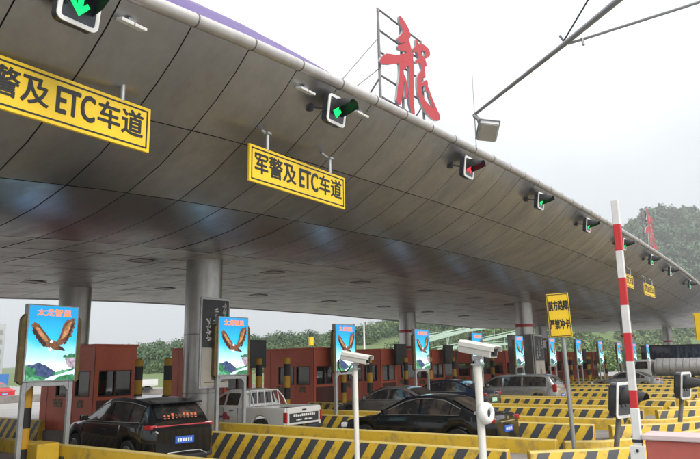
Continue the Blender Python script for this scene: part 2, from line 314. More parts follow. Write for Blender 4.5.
# ------------------------------------------------------------------ barrier walls
def wall_mesh(path, side, top=.62, wb=.34, wt=.16, endtop=None):
    """path: points along the wall; side=-1: the striped face looks towards -normal. faces: striped outer, pale rim, plain inner"""
    m = MB(); secs = []; L = 0; uvs = []
    pts = [Vector((x, y, 0)) for x, y in path]
    for i, p in enumerate(pts):
        d = (pts[min(i+1, len(pts)-1)]-pts[max(i-1, 0)]).normalized(); nrm = Vector((-d.y, d.x, 0))*side
        if i: L += (p-pts[i-1]).length
        secs.append([p+nrm*(wb*.5), p+nrm*(wb*.5)+Vector((0, 0, .14)), p+nrm*(wt*.5)+Vector((0, 0, top-.03)), p+nrm*(wt*.5-.03)+Vector((0, 0, top)),
                     p-nrm*(wt*.5-.02)+Vector((0, 0, top)), p-nrm*(wt*.5)+Vector((0, 0, top-.03)), p-nrm*(wt*.5+.03)])
        uvs.append(L)
    n = 7; mats = [0, 0, 1, 1, 1, 2]
    for i in range(len(secs)-1):
        for j in range(6):
            m.add([secs[i][j], secs[i+1][j], secs[i+1][j+1], secs[i][j+1]], [(0, 1, 2, 3)], mats[j])
    m.add(secs[0], [tuple(range(n))], 2); m.add(secs[-1], [tuple(range(n-1, -1, -1))], 2)
    return m, pts, uvs
def set_uv(o, pts, uvs):
    me = o.data; uv = me.uv_layers.new(name='UVMap'); d = [0.0]*(2*len(me.loops))
    for l in me.loops:
        co = me.vertices[l.vertex_index].co; k = min(range(len(pts)), key=lambda i: (pts[i].xy-co.xy).length_squared)
        d[2*l.index] = uvs[k]; d[2*l.index+1] = co.z
    uv.data.foreach_set('uv', d)
def dens(path, step=.5):
    o = [path[0]]
    for a, b in zip(path, path[1:]):
        k = max(1, int(math.hypot(b[0]-a[0], b[1]-a[1])/step))
        o += [(lerp(a[0], b[0], t/k), lerp(a[1], b[1], t/k)) for t in range(1, k+1)]
    return o
def wall(name, path, side, label, group, top=.62):
    m, p, u = wall_mesh(dens(path), side, top); o = m.build(name, ['stripe', 'yrim', 'yellow'], smooth=35, bevel=.02); set_uv(o, p, u)
    return tag(o, label, 'barrier wall', group)
protoW = [wall('barrier_wall', [(-18.2, -1.10), (-4.78, -1.10)], -1, '', 'barrier walls of the toll islands'),
          wall('barrier_wall', [(-18.2, .95), (-4.60, .95)], 1, '', 'barrier walls of the toll islands', .60),
          wall('barrier_wall', BEND_N, -1, '', 'barrier walls of the toll islands'),
          wall('barrier_wall', BEND_F, 1, '', 'barrier walls of the toll islands', .60)]
WL = ['black and yellow striped wall left of the gap on the {} island from the camera',
      'plain yellow wall left of the gap on the {} toll island from the camera',
      'striped wall curving away right of the gap on the {} toll island from the camera',
      'plain yellow wall curving right of the gap on the {} toll island from the camera']
for i, yc in enumerate(YC):
    for j, pw in enumerate(protoW):
        o = pw if i == 0 else pw.copy()
        if i: COL.objects.link(o)
        o.location = (0, yc, 0); o['label'] = WL[j].format(ORD[i])
o = wall('barrier_wall', [(-26, YC[1]-1.1), (-20.3, YC[1]-1.1)], -1, 'faded grey striped barrier wall beyond the billboard legs at the far left', 'barrier walls of the toll islands')

# ================================================================== CANOPY
ZY = [-9, -2, 4.5, 5.7, 6.9, 8, 9.2, 10.45, 12.7, 13.9, 17.8, 21.5, 26.5, 33.7, 42, 48, 51, 54.3, 58, 64, 76, 94]
ZZ = [6.2, 6.65, 7.0, 7.18, 7.29, 7.36, 7.44, 7.51, 7.60, 7.66, 7.81, 7.89, 7.95, 8.0, 7.93, 7.80, 7.68, 7.47, 7.28, 7.08, 6.92, 6.8]
_g = np.linspace(-9, 94, 413); _v = np.interp(_g, ZY, ZZ); _k = np.hanning(23); _k /= _k.sum(); _v = np.convolve(np.pad(_v, 11, mode='edge'), _k, 'valid')
def ze(y): return float(np.interp(y, _g, _v))
XE = -6.9
def kf(y): return float(np.interp(y, [38, 46, 54, 64, 74, 94], [1, .97, .85, .62, .44, .34]))   # the roof thins towards its far end
PROF = [(0, -.02), (-.35, -.38), (-.8, -.74), (-1.38, -1.13), (-2.2, -1.58), (-3.15, -1.93), (-4.1, -2.16), (-5.1, -2.30), (-6.2, -2.38), (-7.2, -2.42)]
ROWS = [(0, 3), (3, 5), (5, 8)]
can = thing('toll_canopy', 'huge curved toll station roof with metal panel soffit over all the lanes', 'canopy', (0, 0, 0))
PW = 1.19; Y0 = 5.68 - PW*12
sm = MB(); g = .011; TONE = []
nY = int((93-Y0)/PW)
def sof(k, y):
    dx, dz = PROF[k]; return Vector((XE+dx, y, ze(y)+dz*kf(y)))
for j in range(nY):
    ya, yb = Y0+PW*j+g, Y0+PW*(j+1)-g
    for (a, b) in ROWS:
        jit = rng.normal(0, .0018, 4); cols = [ya, (ya+yb)/2, yb]
        grid = []
        for k in range(a, b+1):
            row = []
            for ci, y in enumerate(cols):
                p = sof(k, y)
                if k == a: p = p.lerp(sof(k+1, y), .012)
                if k == b: p = p.lerp(sof(k-1, y), .012)
                p.z += jit[0]*(1 if ci == 0 else -1 if ci == 2 else 0)
                row.append(p)
            grid.append(row)
        o = len(sm.v); sm.v += [tuple(p) for r in grid for p in r]
        for r in range(len(grid)-1):
            for c in range(2): sm.f.append((o+r*3+c, o+r*3+c+1, o+(r+1)*3+c+1, o+(r+1)*3+c)); sm.m.append(0)
        TONE += [float(rng.normal(1, .05))]*((b-a)*2)
sf = sm.build('soffit', ['panel'], can, smooth=50, fix=False)
at = sf.data.attributes.new('tone', 'FLOAT', 'FACE'); at.data.foreach_set('value', TONE)
t = MT['panel'].node_tree; b_ = t.nodes['Principled BSDF']; ln = b_.inputs['Base Color'].links[0].from_socket
an = N(t, 'ShaderNodeAttribute', attribute_name='tone'); mx = N(t, 'ShaderNodeMix', data_type='RGBA', blend_type='MULTIPLY'); mx.inputs['Factor'].default_value = 1
t.links.new(ln, mx.inputs[6]); t.links.new(an.outputs['Fac'], mx.inputs[7]); t.links.new(mx.outputs[2], b_.inputs['Base Color'])
# the flat inner ceiling
XB = -26.2; cm = MB(); x0 = XE-6.2; nX = 9
def cz(x, y): return ze(y)-(2.38+.17*min(1, (x0-x)/(x0-XB)))*kf(y)
for j in range(nY):
    ya, yb = Y0+PW*j+g, Y0+PW*(j+1)-g
    for i in range(nX):
        xa, xb = lerp(x0, XB, i/nX)-g, lerp(x0, XB, (i+1)/nX)+g; t = rng.normal(0, .003, 4)
        cm.quad((xa, ya, cz(xa, ya)+t[0]), (xa, yb, cz(xa, yb)+t[1]), (xb, yb, cz(xb, yb)+t[2]), (xb, ya, cz(xb, ya)+t[3]))
cm.build('ceiling', 'ceil', can, fix=False)
bk = MB(); ys = np.linspace(Y0, Y0+PW*nY, 90)
for a, b in zip(ys, ys[1:]):
    pr = [(XE+dx, dz) for dx, dz in PROF[:9]] + [(XB, -2.55)]; ka, kb = kf(a), kf(b)
    for (xa, za), (xb, zb) in zip(pr, pr[1:]): bk.quad((xa-.05, a, ze(a)+za*ka+.06), (xa-.05, b, ze(b)+za*kb+.06), (xb-.05, b, ze(b)+zb*kb+.06), (xb-.05, a, ze(a)+zb*ka+.06))
bk.build('panel_backing', 'gap', can, fix=False)
# roof and rear fascia, end walls
rf = MB()
for a, b in zip(ys, ys[1:]):
    for (xa, za), (xb, zb) in zip([(XE-.1, .12), (-8.5, .22), (-16, .5), (XB-.1, .1)], [(-8.5, .22), (-16, .5), (XB-.1, .1), (XB-.1, -.8)]):
        rf.quad((xa, a, ze(a)+za), (xa, b, ze(b)+za), (xb, b, ze(b)+zb), (xb, a, ze(a)+zb))
for a, b in zip(ys, ys[1:]): rf.quad((XB-.1, a, ze(a)-.8), (XB-.1, b, ze(b)-.8), (XB-.1, b, ze(b)-2.6*kf(b)), (XB-.1, a, ze(a)-2.6*kf(a)))
rf.build('roof', 'tube', can, smooth=30, fix=False)
pu = MB(); pys = [-9, 0, 4, 6.0, 6.7, 8.09, 9.23, 10.69, 11.6, 12.3]; pz = [1.2, 1.28, 1.27, 1.25, 1.24, 1.25, 1.15, .96, .75, .3]
def prow(y): h = float(np.interp(y, pys, pz)); return [(XE-.12, y, ze(y)+.1), (XE-.7, y, ze(y)+.1+h*.55), (-8.2, y, ze(y)+h), (-10.5, y, ze(y)+h*1.05), (-15, y, ze(y)+h*.7+.2)]
pu.loft([prow(y) for y in np.linspace(-9, 12.3, 40)], closed=False, cap=False); pu.build('purple_crown', 'purple', can, smooth=60)
# rounded edge tube with joints
tb = MB(); RT = .105
pts = [(XE+.04, y, ze(y)+.02) for y in np.linspace(Y0, Y0+PW*nY, 180)]
tb.tube(pts, RT, 18); tb.build('edge_tube', 'tube', can, smooth=60)
for j in range(nY):
    y = Y0+PW*j; jm = MB(); jm.cyl((XE+.04, y-.012, ze(y)+.02), (XE+.04, y+.012, ze(y)+.02), RT+.006, n=20); jm.build('tube_joint', 'joint', can)
# recessed square downlights
dl = MB(); dl.box((0, 0, 0), (.62, .62, .05), 0)
dl.v = []; dl.f = []; dl.m = []
for sx, sy, dx, dy in ((0, .27, .62, .08), (0, -.27, .62, .08), (.27, 0, .08, .46), (-.27, 0, .08, .46)): dl.box((sx, sy, -.005), (dx, dy, .03), 0)
dl.box((0, 0, .0), (.46, .46, .02), 1)
first = None
for i in range(13):
    for x in (-15.1, -20.9):
        y = 5.6+PITCH*i + (0 if x in (-15.1, -20.9) else .2)
        if first is None: d = first = dl.build('downlight', ['colring', 'beige'], can, bevel=.008)
        else: d = first.copy(); COL.objects.link(d)
        d.location = (x, y, cz(x, y)-.012)
# canopy columns
for i, (x, y) in enumerate([(-14.3, 12.5), (-22.3, 13.3), (-14.3, 37.4), (-22.3, 37.2), (-14.3, 62.5), (-22.3, 62.6), (-15.4, 88)]):
    t = thing('canopy_column', '', 'column', (x, y, 0), 'steel columns holding up the canopy')
    zt = cz(x, y) if x < x0 else ze(y)-2.3
    c = MB(); r = .52 if x > -20 else .56; c.cyl((0, 0, .25), (0, 0, zt+.05), r, n=40); c.build('shaft', 'column', t, smooth=40)
    k = MB()
    for z in (1.45, 3.05): k.cyl((0, 0, z), (0, 0, z+.03), r+.008, n=40)
    k.build('ring', 'colring', t, smooth=40)
    b = MB(); b.cyl((0, 0, 0), (0, 0, .5), r+.1, r+.06, n=40); b.build('base', 'colring', t, smooth=40)
    if i > 1:
        b = MB(); b.cyl((0, 0, 4.15), (0, 0, 4.33), r+.012, n=40); b.build('painted_band', 'redband', t, smooth=40)
        if x < -20: b = MB(); b.cyl((0, 0, 3.1), (0, 0, 3.28), r+.012, n=40); b.build('painted_band', 'redband', t, smooth=40)
    t['label'] = ['bare steel column with a poster board on it behind the second eagle screen', 'thick dark steel column standing behind the first eagle screen', 'steel column with red band and dark cladding beside the fifth eagle screen',
                  'steel column with two red bands just left of the fourth eagle screen', 'far steel column behind the red and white boom', 'far back steel column hidden behind the booths in the middle distance', 'farthest steel column above the tank truck'][i]

# poster boards on the front columns
def poster(x, y, z0, z1, wd, label):
    t = thing('poster_board', label, 'poster board', (x, y, 0), 'poster boards on the columns')
    m = MB(); m.b2((-.06, -wd/2, z0), (.0, wd/2, z1)); m.build('panel_frame', 'galv', t, bevel=.01)
    zm = lerp(z0, z1, .44)
    m = MB(); m.b2((.0, -wd/2+.05, zm), (.008, wd/2-.05, z1-.06)); m.build('dark_poster', 'board', t)
    m = MB(); m.b2((.0, -wd/2+.05, z0+.06), (.008, wd/2-.05, zm-.01)); m.build('pale_poster', 'beige', t)
    m = MB()                                        # brush-written columns, too blurred to read in the photo
    r = random.Random(3)
    for ci, yy in enumerate((wd*.30, wd*.02, -wd*.24)):
        z = z1-.22-(0, .12, .42)[ci]; 
        while z > zm+.16 + (0 if ci else .55):
            for _ in range(7):
                a = r.uniform(-.3, .3)+(0 if r.random() < .55 else 1.4); L = r.uniform(.06, .15); cy, czz = yy+r.uniform(-.045, .045), z+r.uniform(-.05, .05)
                T = Matrix.Rotation(a, 3, 'X'); m.box((.011, cy, czz), (.004, L, .020), 0, mat=T)
            z -= .165
    m.build('brush_writing', 'ink', t)
    m = MB()
    bh = (zm-z0); pr = [(.045, .0), (.15, .0), (.155, .42), (.14, .5), (.06, .58), (.05, .75)]
    prof = [(y_, z_) for y_, z_ in [(.15, 0), (.155, .4), (.13, .5), (.05, .56), (.05, .74)]]
    poly = [(.01, y_, z0+bh*.2+z_*bh*.8) for y_, z_ in prof]+[(.01, -y_, z0+bh*.2+z_*bh*.8) for y_, z_ in prof[::-1]]
    m.prism(poly, (0, .04, 0), (.006, 0, 0)); m.build('bottle_picture', 'inkd', t)
    m = MB(); m.box((.012, 0, z0+.16), (.004, wd*.7, .03)); m.build('caption_bar', 'inkd', t)
poster(-13.55, 12.3, 1.6, 4.05, 1.06, 'tall board with white brush writing above a bottle picture behind the second eagle screen')
# dark cladding box with posters on the next front column
t = thing('column_cladding', 'dark cladding box with tall poster round the far column by the silver van', 'cladding box', (-14.3, 37.4, 0))
m = MB(); m.b2((-.75, -.95, .3), (.75, .75, 3.7)); m.build('box', 'cargrey', t, bevel=.03)
poster(-13.48, 37.35, 1.0, 3.65, 1.5, 'far poster board with white brush writing on the dark clad column')

# ================================================================== SIGNALS
def lane_signal(parent, arrow, frame=.56, arm=True):
    f = frame/2
    m = MB()                                     # white rounded ring
    n = 9; ring_o, ring_i = [], []
    for cx, cy, a0 in ((1, 1, 0), (-1, 1, 90), (-1, -1, 180), (1, -1, 270)):
        for k in range(n):
            a = R(a0+90*k/(n-1)); ring_o.append((cx*(f-.09)+.09*math.cos(a), cy*(f-.09)+.09*math.sin(a))); ring_i.append((cx*(f-.09)+.035*math.cos(a), cy*(f-.09)+.035*math.sin(a)))
    secs = [[(.05, y, z) for y, z in ring_o], [(.07, y, z) for y, z in ring_o], [(.07, y, z) for y, z in ring_i], [(.05, y, z) for y, z in ring_i]]
    k = len(ring_o); vs = [p for s_ in secs for p in s_]
    m.add(vs, [(a*k+i, a*k+(i+1) % k, ((a+1) % 4)*k+(i+1) % k, ((a+1) % 4)*k+i) for a in range(4) for i in range(k)]); m.build('white_surround', 'white', parent, smooth=40)
    m = MB(); m.prism([(0, y*.97, z*.97) for y, z in ring_o], (-.08, 0, 0), (.14, 0, 0)); m.build('housing', 'lens', parent, smooth=40)
    # hood: open half-cone tunnel shading the lamp
    m = MB(); secs = []
    for x, rr, cut in ((.06, .215, 235), (.25, .20, 200), (.46, .165, 150)):
        p = []
        for i in range(17): a = R(90-cut/2+cut*i/16); p.append((x, rr*math.cos(a), rr*math.sin(a)+.02))
        for i in range(16, -1, -1): a = R(90-cut/2+cut*i/16); p.append((x, (rr-.012)*math.cos(a), (rr-.012)*math.sin(a)+.02))
        secs.append(p)
    m.loft(secs); m.build('hood', 'black', parent, smooth=50)
    m = MB()
    if arrow == 'gled':
        for poly in ([(.035, .13), (-.035, .13), (-.035, -.06), (.035, -.06)], [(-.13, .0), (-.085, .045), (0, -.055), (.0, -.15)], [(.13, .0), (.085, .045), (0, -.055), (.0, -.15)]):
            m.prism([(.062, y, z) for y, z in poly], (0, 0, 0), (.012, 0, 0))
    else:
        for a in (45, -45): m.box((.066, 0, 0), (.012, .07, .30), 0, mat=Matrix.Rotation(R(a), 3, 'X'))
    m.build('lamp_symbol', arrow, parent)
    if arm:
        m = MB(); m.cyl((-.30, -.34, .02), (-.06, -.15, 0), .025); m.box((-.32, -.36, .05), (.12, .08, .24)); m.cyl((-.32, -.36, .1), (-.55, -.36, .24), .03); m.build('bracket', 'dark', parent)
sg = thing('lane_signal', '', 'traffic signal', (0, 0, 0), 'lane signals hung under the canopy edge'); lane_signal(sg, 'gled')
sr = thing('lane_signal', 'lane signal showing red under the canopy edge, below the floodlight', 'traffic signal', (0, 0, 0), 'lane signals hung under the canopy edge'); lane_signal(sr, 'rled')
SY = [3.98, 9.25, 15.05, 20.5, 25.9, 31.8, 37.8, 43.2, 50.2]
for i, y in enumerate(SY):
    if i == 2: o = sr
    else:
        o = sg if i == 0 else copy_tree(sg)
        o['label'] = 'green lit lane signal, %s from the left under the canopy edge' % ORD[i]
    o.location = (-7.0, y - (.05 if i == 0 else 0), ze(y)-(.36 if i == 0 else .50)); o.rotation_euler = (0, R(8), 0)
# small twin floodlights under the tube
tl = thing('twin_floodlight', '', 'floodlight', (0, 0, 0), 'small floodlights under the edge tube')
m = MB(); m.box((0, 0, .02), (.1, .12, .06)); m.box((.0, 0, .07), (.04, .04, .08)); m.build('mount', 'grey', tl, bevel=.006)
for s_ in (-1, 1):
    m = MB(); m.box((.03, s_*.105, -.03), (.16, .19, .045), 0, mat=Matrix.Rotation(R(18), 3, 'Y')); m.build('lamp_head', 'white', tl, bevel=.008)
for i, (y, lb) in enumerate([(4.75, 'small white twin floodlight under the tube right of the first signal'), (8.45, 'small white twin floodlight under the tube just left of second signal'), (10.2, 'small white twin floodlight under the tube just right of second signal')]):
    o = tl if i == 0 else copy_tree(tl); o['label'] = lb; o.location = (-7.08, y, ze(y)-.27)

# ================================================================== YELLOW HANGING SIGNS
def lane_sign(y, z, label, wd=2.88, ht=.70, x=-7.85, read=True):
    t = thing('lane_sign', label, 'sign', (x, y, z), 'yellow lane signs hung from the soffit')
    m = MB(); m.b2((-.05, -wd/2, -ht/2), (.0, wd/2, ht/2)); m.build('panel', 'signy', t, bevel=.008)
    m = MB()
    for (a, b) in (((-wd/2+.05, ht/2-.075), (wd/2-.05, ht/2-.05)), ((-wd/2+.05, -ht/2+.05), (wd/2-.05, -ht/2+.075)), ((-wd/2+.05, -ht/2+.05), (-wd/2+.075, ht/2-.05)), ((wd/2-.075, -ht/2+.05), (wd/2-.05, ht/2-.05))):
        m.b2((.0, a[0], a[1]), (.004, b[0], b[1]))
    m.build('border_line', 'black', t)
    text_obj('lettering', '军警及', .42, 'black', t, Matrix.Translation((.003, -.74, .0)) @ FX, .003, .009, .93)
    text_obj('lettering', 'ETC', .53, 'black', t, Matrix.Translation((.003, .22, .0)) @ FX, .003, .012, .62)
    text_obj('lettering', '车道', .42, 'black', t, Matrix.Translation((.003, .93, .0)) @ FX, .003, .009, .93)
    for s_ in (-.95, .95):
        m = MB(); m.cyl((-.025, s_, ht/2-.02), (-.025, s_, ht/2+.32), .035, n=12); m.box((-.025, s_, ht/2+.32), (.12, .1, .04)); m.cyl((-.025, s_, ht/2+.30), (-.16, s_-.1, ht/2+.44), .03); m.build('hanger', 'galv', t, smooth=40)
lane_sign(4.27, 5.69, 'big yellow hanging lane sign cropped by the left picture edge')
lane_sign(9.27, 5.74, 'yellow hanging lane sign with black writing left of the dragon character')
lane_sign(35.6, 6.22, 'far yellow hanging lane sign, left one of the distant pair right of the boom')
lane_sign(41.0, 6.12, 'far yellow hanging lane sign, right one of the distant pair right of the boom')

# ================================================================== DRAGON ROOF SIGN
def samples(pts, ws):
    """Catmull-Rom points and half-widths along one brush stroke"""
    P = [np.array(p, float) for p in pts]; out_ = []
    for i in range(len(P)-1):
        p0, p1, p2, p3 = P[max(i-1, 0)], P[i], P[i+1], P[min(i+2, len(P)-1)]
        for k in range(8):
            t = k/8; out_.append((*(.5*((2*p1)+(-p0+p2)*t+(2*p0-5*p1+4*p2-p3)*t*t+(-p0+3*p1-3*p2+p3)*t**3)), lerp(ws[i], ws[i+1], t)))
    out_.append((*P[-1], ws[-1])); return out_
def brush_mesh(strokes, x0_, d, h=.024):
    """outline of all strokes together (marching squares on their distance field), extruded from x0_ to x0_+d"""
    ys_ = np.arange(-.35, 2.9, h); zs_ = np.arange(-.4, 2.7, h); Yg, Zg = np.meshgrid(ys_, zs_, indexing='ij'); F = np.full(Yg.shape, 9.0)
    for smp in strokes:
        for (ya, za, ra), (yb, zb, rb) in zip(smp, smp[1:]):
            dy, dz = yb-ya, zb-za; L = dy*dy+dz*dz+1e-9; t = np.clip(((Yg-ya)*dy+(Zg-za)*dz)/L, 0, 1)
            F = np.minimum(F, np.hypot(Yg-ya-t*dy, Zg-za-t*dz)-(ra+(rb-ra)*t))
    m = MB(); x1_ = x0_+d
    for i in range(len(ys_)-1):
        for j in range(len(zs_)-1):
            c = [(ys_[i], zs_[j], F[i, j]), (ys_[i+1], zs_[j], F[i+1, j]), (ys_[i+1], zs_[j+1], F[i+1, j+1]), (ys_[i], zs_[j+1], F[i, j+1])]
            if min(q[2] for q in c) >= 0: continue
            poly, cut = [], []
            for k in range(4):
                p, q = c[k], c[(k+1) % 4]
                if p[2] < 0: poly.append((p[0], p[1]))
                if (p[2] < 0) != (q[2] < 0):
                    t = p[2]/(p[2]-q[2]); e_ = (lerp(p[0], q[0], t), lerp(p[1], q[1], t)); poly.append(e_); cut.append(e_)
            if len(poly) < 3: continue
            m.add([(x1_, *p) for p in poly], [tuple(range(len(poly)))], 0); m.add([(x0_, *p) for p in poly], [tuple(range(len(poly)-1, -1, -1))], 1)
            if len(cut) == 2: m.quad((x0_, *cut[0]), (x0_, *cut[1]), (x1_, *cut[1]), (x1_, *cut[0]), 1)
    return m
def px(u, v):   # crop pixels of the character (306 px = 80 source px) -> metres on the sign, v down; the frame is 55..215 wide
    yy = (u-45)/(205-45)*2.0
    top = 20+(u-45)*.62; bot = 372+(u-60)*.44
    return (yy, 2.25*(1-(v-top)/(bot-top)))
def dragon(loc, label, rz=0, s=1.0):
    t = thing('roof_character', label, 'roof sign', loc, 'red brush characters on the roof', rz); t.scale = (s, s, s)
    m = MB()
    for y in (0, 1.0, 2.0): m.cyl((0, y, -.35), (0, y, 2.3), .035, n=8)
    for z in (.1, .62, 1.2, 1.75, 2.28): m.cyl((0, 0, z), (0, 2.0, z), .025, n=8)
    for y in (0, 1.0, 2.0): m.cyl((0, y, .55), (-.5, y, .0), .02, n=6)
    m.build('steel_frame', 'frame', t, smooth=40)
    S = [([(110, 42), (118, 62), (132, 92), (122, 108)], [.06, .16, .2, .1]), ([(138, 98), (112, 125), (100, 128)], [.14, .11, .05]), ([(128, 118), (135, 150), (100, 160)], [.16, .15, .06]),
         ([(36, 228), (60, 213), (100, 203), (150, 178)], [.06, .15, .11, .09]), ([(140, 150), (146, 200), (150, 240)], [.12, .14, .1]), ([(104, 200), (108, 260), (100, 320), (94, 362)], [.08, .12, .13, .12]),
         ([(106, 245), (140, 205), (144, 280), (140, 350), (145, 395)], [.06, .12, .13, .14, .1]), ([(118, 270), (124, 310), (120, 345)], [.06, .09, .05]),
         ([(172, 125), (178, 160), (190, 200), (196, 250)], [.08, .15, .13, .09]), ([(158, 160), (190, 142), (218, 158), (205, 178)], [.06, .1, .12, .06]), ([(165, 205), (196, 190), (206, 210)], [.04, .09, .05]),
         ([(196, 235), (176, 270), (176, 320), (190, 360), (222, 392), (248, 402), (243, 380)], [.07, .12, .13, .16, .19, .13, .02]), ([(186, 290), (206, 278), (200, 310)], [.04, .07, .04]), ([(210, 300), (222, 340), (246, 392)], [.05, .09, .08])]
    m = brush_mesh([samples([px(*q) for q in p], [a*.86 for a in ws]) for p, ws in S], .06, .06)
    m.build('brush_character', ['red', 'galv'], t)
    m = MB(); m.cyl((0, 0, 1.55), (-.6, -1.55, -.55), .012, n=6); m.cyl((0, 0, .78), (-.6, -1.25, -.5), .012, n=6); m.build('guy_wire', 'frame', t)
dragon((-7.35, 11.45, 8.0), 'large red brush-written dragon character on a steel frame on the roof')
dragon((-7.6, 39.9, 8.45), 'distant red brush character on the roof edge near the wooded hill', 0, 1.05)

# ================================================================== FLOODLIGHT ARM
t = thing('floodlight_mast', 'slanting grey pole with stay rods and a floodlight reaching over the canopy edge', 'lamp pole', (0, 0, 0))
A = Vector((-4.93, 11.05, 6.9)); J = Vector((-2.58, 9.31, 6.92)); B = Vector((.9, 6.6, 6.95))
m = MB(); m.tube([A, J, B], [.03, .042, .06], 14); m.build('arm', 'grey', t, smooth=40)
m = MB(); m.cyl((.9, 6.6, 0), (.9, 6.6, 9.2), .13, .08, 16); m.build('mast', 'grey', t, smooth=40)
m = MB(); m.cyl((-2.60, 9.33, 6.98), (.9, 6.6, 9.1), .014, n=8); m.cyl((-2.6, 9.33, 6.98), (-2.66, 9.37, 7.1), .02, n=8); m.build('stay_rod', 'carblue', t)
m = MB(); m.cyl((-2.52, 9.27, 6.88), (.95, 9.2, 6.9), .022, n=8); m.cyl((-2.3, 9.22, 6.88), (-2.28, 9.2, 6.75), .02, n=8); m.build('stay_rod', 'grey', t)
m = MB(); m.cyl((-4.9, 11.03, 7.72), (-4.93, 11.07, 6.2), .010, n=6); m.build('thin_rod', 'grey', t)
m = MB(); m.cyl((-4.9, 11.02, 6.87), (-4.72, 10.98, 6.66), .045, n=12); m.cyl((-4.78, 11.0, 6.73), (-4.7, 10.97, 6.63), .07, n=12); m.build('swivel', 'grey', t)
fm = Matrix.Rotation(R(40), 3, 'Z') @ Matrix.Rotation(R(-38), 3, 'X') @ Matrix.Rotation(R(10), 3, 'Y')
m = MB(); m.box((-4.62, 10.95, 6.46), (.36, .40, .10), 0, mat=fm); m.build('floodlight', 'galv', t, bevel=.02)
m = MB(); c = Vector((-4.62, 10.95, 6.46)); 
p = c+fm @ Vector((0, 0, -.055)); m.box(p, (.31, .35, .012), 0, mat=fm); m.build('lamp_glass', 'beige', t)
m = MB(); p = c+fm @ Vector((0, 0, .055)); m.box(p, (.41, .45, .02), 0, mat=fm); m.build('lamp_rim', 'grey', t, bevel=.006)

